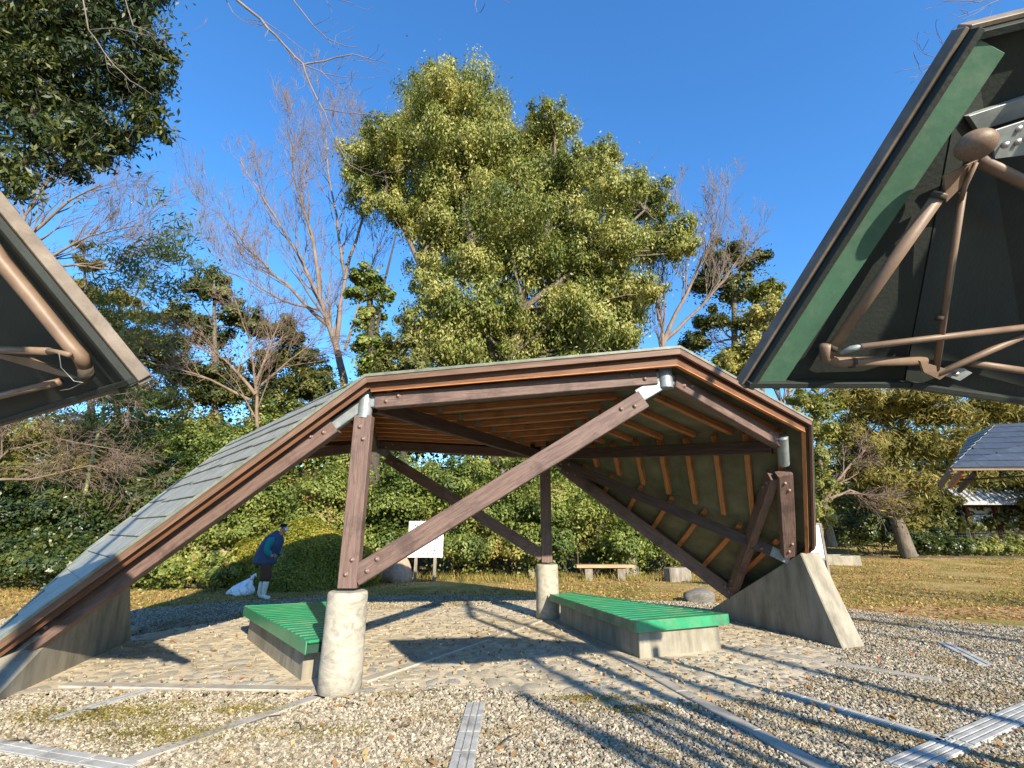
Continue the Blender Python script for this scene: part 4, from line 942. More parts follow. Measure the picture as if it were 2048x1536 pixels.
shrub(2010, 1068, 150, 26, 'green hedge shrub in front of the temple wall', LM['ivy'], 14000, .12, grp='shrubs along the fence')
shrub(1650, 860, 260, 30, 'tall shrub on the slope behind the right end of the pavilion', LM['conifer'], 22000, .24, grp='shrubs along the fence', aspect=.4)
shrub(1900, 820, 420, 33, 'distant wooded mass above the temple roof', LM['dark'], 26000, .3, grp='shrubs along the fence')
shrub(2150, 780, 300, 30, 'distant evergreen mass at the right edge of the picture', LM['conifer'], 16000, .3, grp='shrubs along the fence', aspect=.4)
# distant wood that closes the view
c_, n_2, t_ = crown_points([(x, 40 + rng.uniform(-3, 3), ter(x, 40) + rng.uniform(.5, 2.5), 3.0) for x in np.arange(-48, 60, 2.6)], 60000, inner=.3)
wd = tag(link('distant_wood', leaves_mesh('distant_wood', c_, n_2, LM['dark'], .42, .7, t_)), 'far off dark wood along the top of the bank', 'wood', kind='stuff')

# ---- the dark near evergreen, upper left
nb = [(30, 60, 120, 7.5), (130, 40, 110, 7.5), (230, 30, 95, 7.5), (290, 90, 62, 7.4), (305, 160, 50, 7.3), (300, 240, 46, 7.2), (240, 160, 90, 7.6), (110, 170, 120, 7.6), (0, 190, 130, 7.6), (230, 270, 66, 7.3), (150, 280, 76, 7.4), (60, 290, 90, 7.4), (-20, 330, 90, 7.3), (40, 380, 40, 7.2), (325, 270, 22, 7.2), (200, 320, 24, 7.2), (-60, 100, 150, 7.8), (130, -80, 120, 7.4), (260, -50, 80, 7.4)]
nb2 = [(b[0], b[1], b[2], b[3] - 7.5 + rng.uniform(-.4, .4)) for b in nb]
leafy_tree('evergreen_tree', 'near dark evergreen with large glossy leaves hanging into the upper left corner', blobs_px(nb2, 7.5),
           [([V(-13.0, 7.6, -.1), V(-12.8, 7.6, 4), V(-12.2, 7.7, 8), V(-11.4, 7.7, 12)], .30, .10), ([V(-12.5, 7.7, 6), V(-9.5, 7.7, 8.6), P(60, 60, 7.8)], .10, .03)],
           62000, .135, LM['near'], M['bark_dark'], aspect=.33, droop=.8, limb_r=.022, sub=(.20, .36), shell=(.3, 1.0), inner=.3)

# ---- the bare tree the camera stands under: its limbs reach into the picture
def limb_px(l, Y): return [P(a, b, Y) for a, b in l]
nt_ = [([V(-.9, -3.2, -.1), V(-.95, -3.1, 2.5), V(-1.0, -1.6, 5.2), V(-1.5, 1.0, 6.6), P(455, -70, 4.0)], .16, .020),
       (limb_px([(455, -70), (475, 0), (522, 40), (566, 88), (604, 128), (628, 185), (650, 225), (668, 275), (690, 305)], 4.0), .020, .004),
       (limb_px([(604, 130), (650, 122), (705, 108), (735, 118), (776, 126)], 4.0), .010, .003),
       (limb_px([(610, 130), (650, 148), (690, 155), (728, 155)], 4.0), .006, .002),
       (limb_px([(640, 140), (665, 165), (690, 182), (722, 192)], 4.0), .005, .002),
       (limb_px([(560, -40), (590, 5), (625, 50), (655, 78), (690, 92), (716, 95)], 4.05), .010, .003),
       (limb_px([(655, 78), (668, 95), (672, 70)], 4.05), .004, .002),
       (limb_px([(520, 40), (560, 62), (600, 95), (640, 118)], 4.0), .006, .002),
       (limb_px([(440, -20), (465, 25), (490, 45), (515, 52)], 4.0), .006, .002),
       (limb_px([(650, 218), (690, 225), (735, 228), (775, 232)], 4.0), .006, .002),
       (limb_px([(668, 275), (700, 330), (740, 352), (770, 340)], 4.0), .005, .002),
       (limb_px([(620, -30), (660, -5), (708, 8)], 4.0), .006, .003),
       (limb_px([(150, -60), (180, 60), (220, 120), (260, 160), (305, 190)], 3.9), .008, .003),
       (limb_px([(180, 60), (230, 55), (290, 70), (330, 80)], 3.9), .005, .002),
       (limb_px([(240, -30), (265, 50), (310, 70), (380, 65)], 3.9), .006, .002),
       (limb_px([(960, -30), (950, 10), (955, 28)], 4.0), .004, .002), (limb_px([(990, -20), (1010, 2), (1022, 8)], 4.0), .004, .002)]
bare_tree('bare tree overhead whose knobbly budding branch hangs down at the top of the picture', nt_, [0, 10, 4, 3, 3, 5, 1, 3, 3, 4, 3, 2, 5, 3, 4, 1, 1], .28, M['bark_pale'], maxl=1, kids=(1, 2), spread=.6, trop=.05, thin=.0022, rr=.6)
nt2 = [([V(5.6, -3.2, -.1), V(5.4, -2.8, 2.2), V(4.6, -1.0, 5.0), P(2200, -260, 3.2), P(2080, -80, 3.2)], .15, .010),
       (limb_px([(2080, -80), (2030, -20), (1985, 8), (1915, 35)], 3.2), .008, .002),
       (limb_px([(2010, -30), (1960, 5), (1885, 2)], 3.2), .006, .002), (limb_px([(1985, 5), (1950, 28), (1925, 38)], 3.2), .004, .0015),
       (limb_px([(1985, 105), (1900, 100), (1870, 128), (1812, 140)], 3.4), .006, .002), (limb_px([(1900, 100), (1880, 82), (1872, 60)], 3.4), .004, .0015), (limb_px([(1885, 118), (1850, 108), (1835, 98)], 3.4), .004, .0015), (limb_px([(1870, 128), (1845, 145), (1830, 150)], 3.4), .003, .0015)]
bare_tree('second bare tree whose twig tips show above the right roof corner', nt2, [0, 5, 3, 3, 4, 2, 2, 2], .18, M['bark_pale'], maxl=1, kids=(1, 2), spread=.6, trop=.05, thin=.002)

# ---- trees behind the camera; only their long shadows lie in the picture
def back_tree(x, y, label, stems, h, r):
    limbs = []
    for i in range(stems):
        a = 2 * math.pi * i / stems + .5; tip = V(x + math.cos(a) * h * .10 + rng.normal() * .2, y + math.sin(a) * h * .10, h * rng.uniform(.8, 1))
        b_ = V(x + math.cos(a) * .12, y + math.sin(a) * .12, -.1)
        limbs.append(([b_, b_ + (tip - b_) * .35 + rng.normal(size=3) * .12, b_ + (tip - b_) * .7 + rng.normal(size=3) * .15, tip], r, r * .55))
    bare_tree(label, limbs, 3, h * .13, M['bark'], maxl=1, kids=(2, 4), spread=.5, trop=.2, thin=.012, group='bare trees standing behind the viewer')
sx_, sy_ = math.sin(R(27)), -math.cos(R(27))
back_tree(1.1 + sx_ * 11, 4.3 + sy_ * 11, 'many stemmed bare tree behind the viewer throwing the bundle of shadows across the gravel', 5, 5.8, .10)
back_tree(3.1 + sx_ * 12, 4.9 + sy_ * 12, 'bare tree behind the viewer throwing the two shadows that climb the right green bench', 2, 9.5, .12)
back_tree(7.3 + sx_ * 13, 6 + sy_ * 13, 'bare tree behind the viewer to the right throwing thin shadows over the lawn edge', 4, 8.0, .08)
back_tree(12 + sx_ * 12, 9 + sy_ * 12, 'bare tree far to the right behind the viewer with shadows on the right lawn', 4, 9.0, .10)

# ------------------------------------------------------------------ smaller things on the lawn
M['wood_pale'] = pm('weathered_pale_wood', [(.3, (.30, .18, .10)), (.6, (.45, .29, .17)), (.8, (.55, .38, .25))], (1, 14, 14), 2, .7, .3, 10)
M['stump'] = pm('grey_stump_wood', [(.3, (.12, .10, .08)), (.6, (.24, .21, .17)), (.8, (.34, .30, .25))], (1, 1, .3), 9, .9, .7, 20)
# white sign on two legs
def rows(root, o, ux, uz, W, H, rws, mat, seed):
    "rows of tiny character like strokes, too small in the photograph to read"
    r_ = random.Random(seed); vv, ff = [], []; n = np.cross(ux, uz)
    for (fx0, fx1, fz, hh) in rws:
        x = fx0
        while x < fx1:
            for _ in range(4):
                a = r_.random() * hh * .8; b = r_.random() * hh * .9
                hor = r_.random() < .5; w_, h_ = (hh * .85, hh * .2) if hor else (hh * .2, hh * .85)
                cx, cz_ = (x * W, fz * H + b) if hor else (x * W + a, fz * H)
                i = len(vv)
                for dx, dz in ((0, 0), (w_, 0), (w_, h_), (0, h_)): vv.append(o + ux * (cx + dx) + uz * (cz_ + dz))
                ff.append((i, i + 1, i + 2, i + 3))
            x += hh * 1.25 / W
    return obj('lettering', vv, ff, mat, root)
sb = P(849, 1163, 15.4); s_ = empty('sign_board', (sb[0], sb[1], 0), 'white notice board on two weathered wooden legs, behind the long brace', 'sign')
W_, H_ = 1.08, 1.06; o_ = V(sb[0] - W_ / 2 - .02, sb[1] - .05, .68)
box('board', (o_[0], o_[1], o_[2]), (o_[0] + W_, o_[1] + .03, o_[2] + H_), M['white'], s_, .004)
for dx in (.22, .80): box('leg', (o_[0] + dx, o_[1] + .032, -.05), (o_[0] + dx + .09, o_[1] + .10, 1.55), M['stump'], s_, .006)
rows(s_, o_ + V(0, -.003, 0), V(1, 0, 0), V(0, 0, 1), W_, H_, [(.50, .92, .60, .05), (.30, .92, .48, .045), (.25, .5, .36, .03), (.55, .93, .17, .055), (.38, .93, .08, .05), (.15, .85, .84, .07), (.12, .9, .72, .045)], M['ink'], 5)
# notice board right
nb_ = P(1632, 1108, 11.8); n_b = empty('notice_board', (nb_[0], nb_[1], 0), 'grey framed notice board with green print, right behind the concrete abutment', 'sign')
nw, nh = .62, .74; oo = V(nb_[0] - .42, nb_[1], .86)
box('panel', (oo[0] + .04, oo[1], oo[2]), (oo[0] + nw, oo[1] + .02, oo[2] + nh), M['white'], n_b)
for (a, b) in (((oo[0], oo[1] - .02, -.05), (oo[0] + .045, oo[1] + .04, oo[2] + nh + .04)), ((oo[0] + nw - .005, oo[1] - .02, -.05), (oo[0] + nw + .045, oo[1] + .04, oo[2] + nh + .04)),
               ((oo[0] + .047, oo[1] - .02, oo[2] + nh), (oo[0] + nw - .007, oo[1] + .04, oo[2] + nh + .045)), ((oo[0] + .047, oo[1] - .02, oo[2] - .05), (oo[0] + nw - .007, oo[1] + .04, oo[2]))):
    box('frame', a, b, M['stump'], n_b, .004)
rows(n_b, oo + V(.04, -.003, 0), V(1, 0, 0), V(0, 0, 1), nw, nh, [(.1, .8, .85, .03), (.5, .85, .7, .022), (.5, .85, .6, .022), (.1, .85, .3, .02), (.1, .85, .22, .02), (.1, .85, .14, .02)], M['ink'], 8)
M['print'] = pm('green_print', [(.3, (.10, .5, .08)), (.7, (.2, .65, .12))], nscale=9, rough=.5, bump=0)
obj('printed_map', [oo + V(.1, -.003, .32), oo + V(.30, -.003, .32), oo + V(.34, -.003, .42), oo + V(.28, -.003, .52), oo + V(.14, -.003, .50), oo + V(.08, -.003, .42)], [tuple(range(6))], M['print'], n_b)
# planter
pl = P(1680, 1120, 21.5); pe = empty('stone_planter', (pl[0], pl[1], 0), 'low pale concrete planter box on the right lawn behind the notice board', 'planter')
x0, y0 = pl[0] - .85, pl[1]
for nm, a, b in (('wall', (x0, y0, -.05), (x0 + 1.75, y0 + .12, .42)), ('wall', (x0, y0 + 1.1, -.05), (x0 + 1.75, y0 + 1.22, .42)), ('wall', (x0, y0 + .122, -.05), (x0 + .12, y0 + 1.098, .418)), ('wall', (x0 + 1.63, y0 + .122, -.05), (x0 + 1.75, y0 + 1.098, .418))):
    box(nm, a, b, M['conc'], pe, .008)
box('soil', (x0 + .122, y0 + .122, 0), (x0 + 1.628, y0 + 1.098, .36), M['bark_dark'], pe)
# plank bench
wb = P(1212, 1160, 15.8); we = empty('plank_bench', (wb[0], wb[1], 0), 'low plank bench on two squared stump legs before the glossy shrubs', 'bench')
box('plank', (wb[0] - .92, wb[1] - .22, .36), (wb[0] + .85, wb[1] + .18, .45), M['wood_pale'], we, .01)
for dx in (-.66, .34): box('leg', (wb[0] + dx, wb[1] - .15, -.05), (wb[0] + dx + .24, wb[1] + .12, .358), M['stump'], we, .012)
# split stump
su = P(1256, 1148, 17); sr = empty('tree_stump', (su[0], su[1], 0), 'tall hollow grey stump standing behind the plank bench', 'stump')
vv, ff = [], []; nk = 18
for j, (z, r) in enumerate([(-.05, .42), (.1, .36), (.35, .31), (.6, .30), (.8, .31)]):
    for k in range(nk):
        a = 2 * math.pi * k / nk; rr_ = r * (1 + .10 * math.sin(5 * a + 1) + .05 * math.sin(9 * a + z * 3)); top = (.16 * max(0, math.sin(a + .6)) + .10 * math.sin(3 * a)) if j == 4 else 0
        vv.append((su[0] + rr_ * math.cos(a), su[1] + rr_ * math.sin(a), z + top))
for j in range(4):
    for k in range(nk): ff.append((j * nk + k, j * nk + (k + 1) % nk, (j + 1) * nk + (k + 1) % nk, (j + 1) * nk + k))
vv.append((su[0], su[1], .62)); ff += [(4 * nk + k, 4 * nk + (k + 1) % nk, len(vv) - 1) for k in range(nk)]
obj('trunk_stub', vv, ff, M['stump'], sr, True)
# leaning spike of the stump and thin stake
tube('broken_spike', [su + V(-.24, .05, .5), su + V(-.33, .05, .85), su + V(-.42, .05, 1.05)], [.09, .06, .01], 8, M['stump'], sr)
def rock(px, py, size, label, mat, name='stone', flat=.6, Y=None, cat='stone'):
    c = G(px, py) if Y is None else V(*P(px, py, Y)[:2], 0)
    me = bpy.data.meshes.new(name); bm = bmesh.new(); bmesh.ops.create_icosphere(bm, subdivisions=3, radius=1)
    s = rng.uniform(0, 9, 3)
    for v in bm.verts:
        n_ = .18 * math.sin(v.co.x * 2.6 + s[0]) + .14 * math.sin(v.co.y * 3.1 + s[1]) + .12 * math.sin(v.co.z * 3.4 + s[2]) + .05 * math.sin(v.co.x * 8 + v.co.y * 7 + s[0])
        v.co *= (1 + n_)
    bm.to_mesh(me); bm.free(); me.polygons.foreach_set('use_smooth', [True] * len(me.polygons)); me.materials.append(mat)
    sz = size if hasattr(size, '__len__') else (size, size, size * flat)
    return tag(link(name, me, None, Matrix.Translation((c[0], c[1], sz[2] * .55)) @ Matrix.Diagonal((sz[0], sz[1], sz[2], 1))), label, cat)
M['sandstone'] = pm('warm_sandstone', [(.3, (.26, .15, .10)), (.6, (.40, .26, .18)), (.8, (.50, .36, .27))], nscale=4, rough=.9, bump=.5, bscale=20)
rock(437, 1162, (.38, .3, .52), 'upright sandy pink boulder between the low shrub and the azalea mound', M['sandstone'], 'boulder', Y=14.3, cat='boulder')
rock(786, 1150, (.42, .35, .5), 'pale boulder beside the right end of the azalea mound', M['sandstone'], 'boulder', Y=15.2, cat='boulder')
rock(1392, 1196, (.36, .3, .15), 'low grey boulder behind the right green bench', M['boulder'], 'boulder', Y=11.2, cat='boulder')
rock(254, 1268, (.17, .13, .07), 'flat stone at the foot of the left concrete abutment', M['stone'])
bk = P(1358, 1163, 15.3); be = tag(box('cut_log', (-.4, -.18, -.05), (.34, .18, .40), M['stump'], None, .03, Matrix.Translation((bk[0], bk[1], 0)) @ Matrix.Rotation(.3, 4, 'Z')), 'squared block of wood standing on the lawn right of the plank bench', 'log')
tag(box('cut_log', (-.09, -.09, -.05), (.09, .09, .30), M['stump'], None, .02, Matrix.Translation((P(1063, 1150, 16.2)[0], 16.2, 0))), 'small post stub beside the far concrete pier', 'log')

# fence at the right edge
M['fence'] = pm('green_wire_fence', [(.3, (.03, .06, .045)), (.7, (.05, .09, .065))], nscale=5, rough=.5, bump=0)
fe = empty('wire_fence', (11, 27, 0), 'green wire mesh fence running behind the right lawn', 'fence')
fy = 27.2; xs_ = np.arange(17.0, 40, 2.0)
for x in xs_: tube('post', [V(x, fy, -.1), V(x, fy, 1.45)], .03, 8, M['fence'], fe)
ln = [([V(17, fy, z), V(39, fy, z)], [.006, .006], 3) for z in np.arange(.05, 1.45, .14)] + [([V(x, fy, .02), V(x, fy, 1.42)], [.005, .005], 3) for x in np.arange(17, 39, .14)]
tag(link('mesh_panel', tubes_mesh('mesh_panel', ln, M['fence'], False), fe), kind='stuff')
# bamboo stake hedge frame by the temple (low pale stakes)
sf = empty('stake_fence', (24, 26, 0), 'low fence of crooked pale stakes right of the leaning trunk', 'fence')
for k in range(26):
    x = 20.6 + k * .40 + rng.normal() * .08; hgt = rng.uniform(.7, 1.15)
    tube('stake', [V(x, 26.2, -.05), V(x + rng.normal() * .08, 26.2 + rng.normal() * .05, hgt)], [.03, .018], 6, M['bark_pale'], sf)
for z in (.35, .8): tube('rail', [V(20.3, 26.16, z), V(31, 26.16, z + .03)], .022, 6, M['bark_pale'], sf)
tag(box('timber_edging', (16.5, 25.0, -.05), (34, 25.25, .22), M['bark_dark'], None, .02), 'long dark timber edging along the far side of the right lawn', 'edging')

# ------------------------------------------------------------------ temple building
M['tile'] = pm('grey_temple_tile', [(.3, (.20, .21, .22)), (.6, (.32, .33, .34)), (.8, (.44, .45, .45))], nscale=4, rough=.45, bump=.2)
M['plaster'] = pm('white_plaster', [(.3, (.62, .60, .56)), (.7, (.76, .74, .70))], nscale=3, rough=.8, bump=.1)
M['redwood'] = pm('dark_red_timber', [(.3, (.10, .025, .018)), (.7, (.17, .045, .03))], nscale=6, rough=.6, bump=.2)
tx0, tx1, ty, th = 29.5, 48., 33., 2.9
te = empty('temple_hall', (tx0 + 4, ty, 0), 'temple hall with grey tile roof, white walls and dark red posts behind trees', 'building')
box('wall', (tx0 + .8, ty, -.1), (tx1, ty + .25, th), M['plaster'], te)
box('base_wall', (tx0 + .6, ty - .12, -.1), (tx1, ty - .005, .7), M['conc'], te)
for x in np.arange(tx0 + .8, tx1, 1.9):
    box('post', (x, ty - .22, -.1), (x + .2, ty - .02, th + .05), M['redwood'], te)
for i, x in enumerate(np.arange(tx0 + 2.0, tx1 - 2, 1.9)):
    f = box('window', (x - .85, ty - .05, 1.2), (x + .45, ty - .003, 2.5), M['redwood'], te)
    for dx in (0, .63): box('pane', (x - .78 + dx, ty - .075, 1.28), (x - .20 + dx, ty - .052, 2.42), M['white'], f)
box('eave_beam', (tx0, ty - .5, th + .06), (tx1, ty - .25, th + .3), M['redwood'], te)
rz = 6.8; e0_, e1_ = V(tx0 - .6, ty - 1.6, th + .1), V(tx1, ty - 1.6, th + .1); r0_, r1_ = V(tx0 + 1.2, ty + 4, rz), V(tx1, ty + 4, rz)
prism('roof', [e0_, e1_, r1_, r0_], [e0_ + V(0, 0, .22), e1_ + V(0, 0, .22), r1_ + V(0, 0, .22), r0_ + V(0, 0, .22)], M['tile'], te)
for k in range(46):
    f = k / 46; p = e0_ + (e1_ - e0_) * f + V(0, 0, .24); q = r0_ + (r1_ - r0_) * f + V(0, 0, .24); m_ = (p + q) / 2 - V(0, 0, .12)
    tube('tile_rib', [p, m_ + V(0, 0, .12), q], .09, 6, M['tile'], te)

# ------------------------------------------------------------------ metal drain covers and plates in the gravel
COVERS = []
def plate(pts, label, ribs=3, cross=5, z=.028):
    COVERS.append([tuple(v[:2]) for v in pts])
    "pts: 4 ground points (two along each long side)"
    a, b, c, d = [V(p[0], p[1], 0) for p in pts]
    e = empty('drain_cover', (a + b + c + d) / 4, label, 'drain cover', 'metal drain covers in the gravel')
    prism('tray', [v + V(0, 0, -.02) for v in (a, b, c, d)], [v + V(0, 0, z) for v in (a, b, c, d)], M['metal_cover'], e, bv=.004)
    def bp_(u, v): return (a * (1 - u) + b * u) * (1 - v) + (d * (1 - u) + c * u) * v
    for k in range(ribs):
        v0 = (k + .12) / ribs; v1 = (k + .88) / ribs
        for j in range(cross):
            u0 = (j + .02) / cross; u1 = (j + .98) / cross
            q = [bp_(u0, v0), bp_(u1, v0), bp_(u1, v1), bp_(u0, v1)]
            prism('cover_bar', [x + V(0, 0, z + .001) for x in q], [x + V(0, 0, z + .006) for x in q], M['metal_cover'], e, bv=.003)
def strip_px(p, q, wd, **k):
    a, b = G(*p), G(*q); d = nrm(b - a); s = V(-d[1], d[0], 0) * wd / 2
    plate([a - s, b - s, b + s, a + s], **k)
strip_px((952, 1412), (918, 1560), .17, label='metal drain cover pointing straight at the viewer, bottom centre', ribs=3, cross=4)
strip_px((1570, 1392), (1900, 1492), .14, label='perforated metal drain cover among leaves, right of the long kerb strip', ribs=2, cross=7)
strip_px((2090, 1412), (1800, 1545), .20, label='wide ribbed metal grating at the lower right corner', ribs=4, cross=3)
strip_px((300, 1384), (100, 1446), .13, label='narrow dusty metal drain cover left of the near pier', ribs=2, cross=4)
strip_px((-60, 1490), (260, 1545), .15, label='metal cover strewn with leaves at the lower left corner', ribs=2, cross=4)
strip_px((1885, 1288), (1975, 1335), .16, label='small far metal cover on the right gravel', ribs=2, cross=3)

# ------------------------------------------------------------------ stones bedded in the mortar
PX = np.array([p[0] for p in pv]); PY = np.array([p[1] for p in pv])
benchL = [tuple(sym(V(*p, 0))[:2]) for p in ((1.45, 6.3), (2.85, 6.8), (1.1, 9.2), (.6, 8.9))]; benchR = [(1.45, 6.3), (2.85, 6.8), (1.1, 9.2), (.6, 8.9)]
finR = [(3.45, 9.9), (4.25, 6.85), (4.85, 7.05), (4.0, 9.9)]; finL = [tuple(sym(V(*p, 0))[:2]) for p in finR]
kerbs = [(A0, D0), (A0, L0), (A0, b0), (D0, B0 + nrm(B0 - D0) * 1.7), (A0, A0 - nrm(D0 - A0) * 1.8), (D0, C0 + nrm(C0 - D0) * 1.1)]
def near_seg(x, y, a, b, w_):
    d = b[:2] - a[:2]; L2 = d @ d; t = np.clip(((x - a[0]) * d[0] + (y - a[1]) * d[1]) / L2, 0, 1)
    return np.hypot(x - a[0] - t * d[0], y - a[1] - t * d[1]) < w_
def free(x, y, w_=.14):
    ok = ~in_poly(x, y, benchL) & ~in_poly(x, y, benchR) & ~in_poly(x, y, finR) & ~in_poly(x, y, finL)
    for a, b in kerbs: ok &= ~near_seg(x, y, a, b, w_)
    for cv in COVERS: ok &= ~in_poly(x, y, cv) | (rng.random(len(x)) < .03)
    ok &= np.hypot(x - A[0], y - A[1]) > .22; ok &= np.hypot(x - D0[0], y - D0[1]) > .22
    return ok
stone_meshes = []
for k in range(7):
    n = 11; r0 = [1 + .22 * math.sin(2 * a_ + k) + .12 * math.sin(3 * a_ + k * 2) + random.uniform(-.08, .08) for a_ in [2 * math.pi * i / n for i in range(n)]]
    vv = []; ff = []
    for rr_, z in ((1.0, 0), (.88, .6), (.55, .92)):
        for i in range(n): vv.append((rr_ * r0[i] * math.cos(2 * math.pi * i / n), rr_ * r0[i] * math.sin(2 * math.pi * i / n), z + .08 * math.sin(i * 2.1 + k)))
    vv.append((0, 0, 1.0))
    for j in range(2):
        for i in range(n): ff.append((j * n + i, j * n + (i + 1) % n, (j + 1) * n + (i + 1) % n, (j + 1) * n + i))
    ff += [(2 * n + i, 2 * n + (i + 1) % n, 3 * n) for i in range(n)]
    stone_meshes.append(mesh('stone', vv, ff, True, [M['stone'], M['stone'], M['conc_rough']][k % 3]))
cand = rng.uniform((-6, 5.2), (6, 11.5), (60000, 2)); cand = cand[in_poly(cand[:, 0], cand[:, 1], pv)]; cand = cand[free(cand[:, 0], cand[:, 1], .16)]
placed = []
for p in cand:
    r_ = .06 + .09 * rng.random() ** 1.5
    if all((p[0] - q[0]) ** 2 + (p[1] - q[1]) ** 2 > (r_ + q[2]) ** 2 * .92 for q in placed): placed.append((p[0], p[1], r_))
    if len(placed) > 1100: break
def near_key(q): return q[1] - 5 * q[2]
placed.sort(key=near_key)
for i, q in enumerate(placed[:298]):
    o = link('stone', stone_meshes[i % 7], paving, Matrix.Translation((q[0], q[1], .010)) @ Matrix.Rotation(rng.uniform(0, 6.28), 4, 'Z') @ Matrix.Diagonal((q[2], q[2] * .78, .009 + .010 * rng.random(), 1)))
VV, FF, off = [], [], 0
for i, q in enumerate(placed[298:]):
    me = stone_meshes[i % 6]; a_ = rng.uniform(0, 6.28); hh = .007 + .008 * rng.random()
    co = np.array([v.co[:] for v in me.vertices]); co = co * V(q[2], q[2] * .78, hh); ca, sa = math.cos(a_), math.sin(a_)
    co = np.stack([co[:, 0] * ca - co[:, 1] * sa + q[0], co[:, 0] * sa + co[:, 1] * ca + q[1], co[:, 2] + .010], 1)
    VV.append(co); FF += [tuple(v + off for v in p.vertices) for p in me.polygons]; off += len(co)
if VV: tag(obj('far_stones', np.concatenate(VV), FF, M['stone'], paving, True), kind='stuff')

# ------------------------------------------------------------------ loose gravel, real pebbles near the viewer
def pebble_group(name, mat, smin, smax, flat):
    ng = bpy.data.node_groups.new(name, 'GeometryNodeTree')
    ng.interface.new_socket('Geometry', in_out='INPUT', socket_type='NodeSocketGeometry'); ng.interface.new_socket('Geometry', in_out='OUTPUT', socket_type='NodeSocketGeometry')
    N = ng.nodes.new; L = ng.links.new
    gi, go = N('NodeGroupInput'), N('NodeGroupOutput')
    insts = N('GeometryNodeJoinGeometry')
    for k in range(5):
        ic = N('GeometryNodeMeshIcoSphere'); ic.inputs['Subdivisions'].default_value = 2
        sp_ = N('GeometryNodeSetPosition'); nz = N('ShaderNodeTexNoise'); nz.noise_dimensions = '4D'; nz.inputs['W'].default_value = k * 7.3; nz.inputs['Scale'].default_value = .9; nz.inputs['Detail'].default_value = 1
        sb_ = N('ShaderNodeVectorMath'); sb_.operation = 'SUBTRACT'; sb_.inputs[1].default_value = (.5, .5, .5); L(nz.outputs['Color'], sb_.inputs[0])
        sc_ = N('ShaderNodeVectorMath'); sc_.operation = 'SCALE'; sc_.inputs['Scale'].default_value = 2.4; L(sb_.outputs[0], sc_.inputs[0])
        L(ic.outputs[0], sp_.inputs['Geometry']); L(sc_.outputs[0], sp_.inputs['Offset'])
        sm = N('GeometryNodeSetMaterial'); sm.inputs['Material'].default_value = mat; L(sp_.outputs[0], sm.inputs['Geometry'])
        gt = N('GeometryNodeGeometryToInstance'); L(sm.outputs[0], gt.inputs[0]); L(gt.outputs[0], insts.inputs[0])
    ip = N('GeometryNodeInstanceOnPoints'); L(gi.outputs[0], ip.inputs['Points']); L(insts.outputs[0], ip.inputs['Instance'])
    ip.inputs['Pick Instance'].default_value = True
    ri = N('FunctionNodeRandomValue'); ri.data_type = 'INT'; ri.inputs['Min'].default_value = 0; ri.inputs['Max'].default_value = 4
    L(ri.outputs['Value'] if False else [o for o in ri.outputs if o.type == 'INT'][0], ip.inputs['Instance Index'])
    rr = N('FunctionNodeRandomValue'); rr.data_type = 'FLOAT_VECTOR'; rr.inputs[0].default_value = (-.5, -.5, 0); rr.inputs[1].default_value = (.5, .5, 6.283)
    L(rr.outputs[0], ip.inputs['Rotation'])
    rs = N('FunctionNodeRandomValue'); rs.data_type = 'FLOAT_VECTOR'; rs.inputs[0].default_value = (smin, smin, smin * flat); rs.inputs[1].default_value = (smax, smax, smax * flat)
    L(rs.outputs[0], ip.inputs['Scale']); L(ip.outputs[0], go.inputs[0])
    return ng
def pebble_mat():
    m, t, b = new_mat('loose_pebbles'); N = t.nodes.new; L = t.links.new
    oi = N('ShaderNodeObjectInfo'); cr = N('ShaderNodeValToRGB'); el = cr.color_ramp.elements
    for _ in range(4): el.new(.5)
    for e, (p, c) in zip(el, [(0, (.10, .085, .06)), (.25, (.21, .18, .13)), (.55, (.31, .27, .20)), (.85, (.40, .345, .255)), (.98, (.50, .445, .345)), (1, (.30, .15, .10))]): e.position = p; e.color = (*c, 1)
    L(oi.outputs['Random'], cr.inputs[0])
    tc = N('ShaderNodeTexCoord'); n = N('ShaderNodeTexNoise'); n.inputs['Scale'].default_value = 2.5; n.inputs['Detail'].default_value = 4; L(tc.outputs['Object'], n.inputs[0])
    ge = N('ShaderNodeNewGeometry'); n2 = N('ShaderNodeTexNoise'); n2.inputs['Scale'].default_value = 1.1; n2.inputs['Detail'].default_value = 6; n2.inputs['Roughness'].default_value = .7; L(ge.outputs['Position'], n2.inputs[0])
    mr = N('ShaderNodeMapRange'); mr.inputs[1].default_value = .50; mr.inputs[2].default_value = .66; mr.inputs[4].default_value = .75; L(n2.outputs[0], mr.inputs[0])
    m1 = N('ShaderNodeMix'); m1.data_type = 'RGBA'; L(mr.outputs[0], m1.inputs[0]); L(cr.outputs[0], m1.inputs[6]); m1.inputs[7].default_value = (.20, .145, .055, 1)
    mr2 = N('ShaderNodeMapRange'); mr2.inputs[1].default_value = .3; mr2.inputs[2].default_value = .7; mr2.inputs[3].default_value = .7; mr2.inputs[4].default_value = 1.25; L(n.outputs[0], mr2.inputs[0])
    m2 = N('ShaderNodeMix'); m2.data_type = 'RGBA'; m2.blend_type = 'MULTIPLY'; m2.inputs[0].default_value = 1; L(m1.outputs[2], m2.inputs[6]); L(mr2.outputs[0], m2.inputs[7])
    L(m2.outputs[2], b.inputs['Base Color']); b.inputs['Roughness'].default_value = .85; b.inputs['Specular IOR Level'].default_value = .3
    return m
PM_ = pebble_mat()
n = 330000
yy = 2.6 + 9.6 * rng.random(n) ** 1.25; xx = rng.uniform(-1, 1, n) * (yy * 1.16 + .8)
ok = in_poly(xx, yy, gpoly) & free(xx, yy, .085) & ~in_poly(xx, yy, [(p[0], p[1]) for p in pv])
extra = in_poly(xx, yy, pv) & free(xx, yy, .09) & (rng.random(n) < .018)      # a few loose ones lie on the mortar
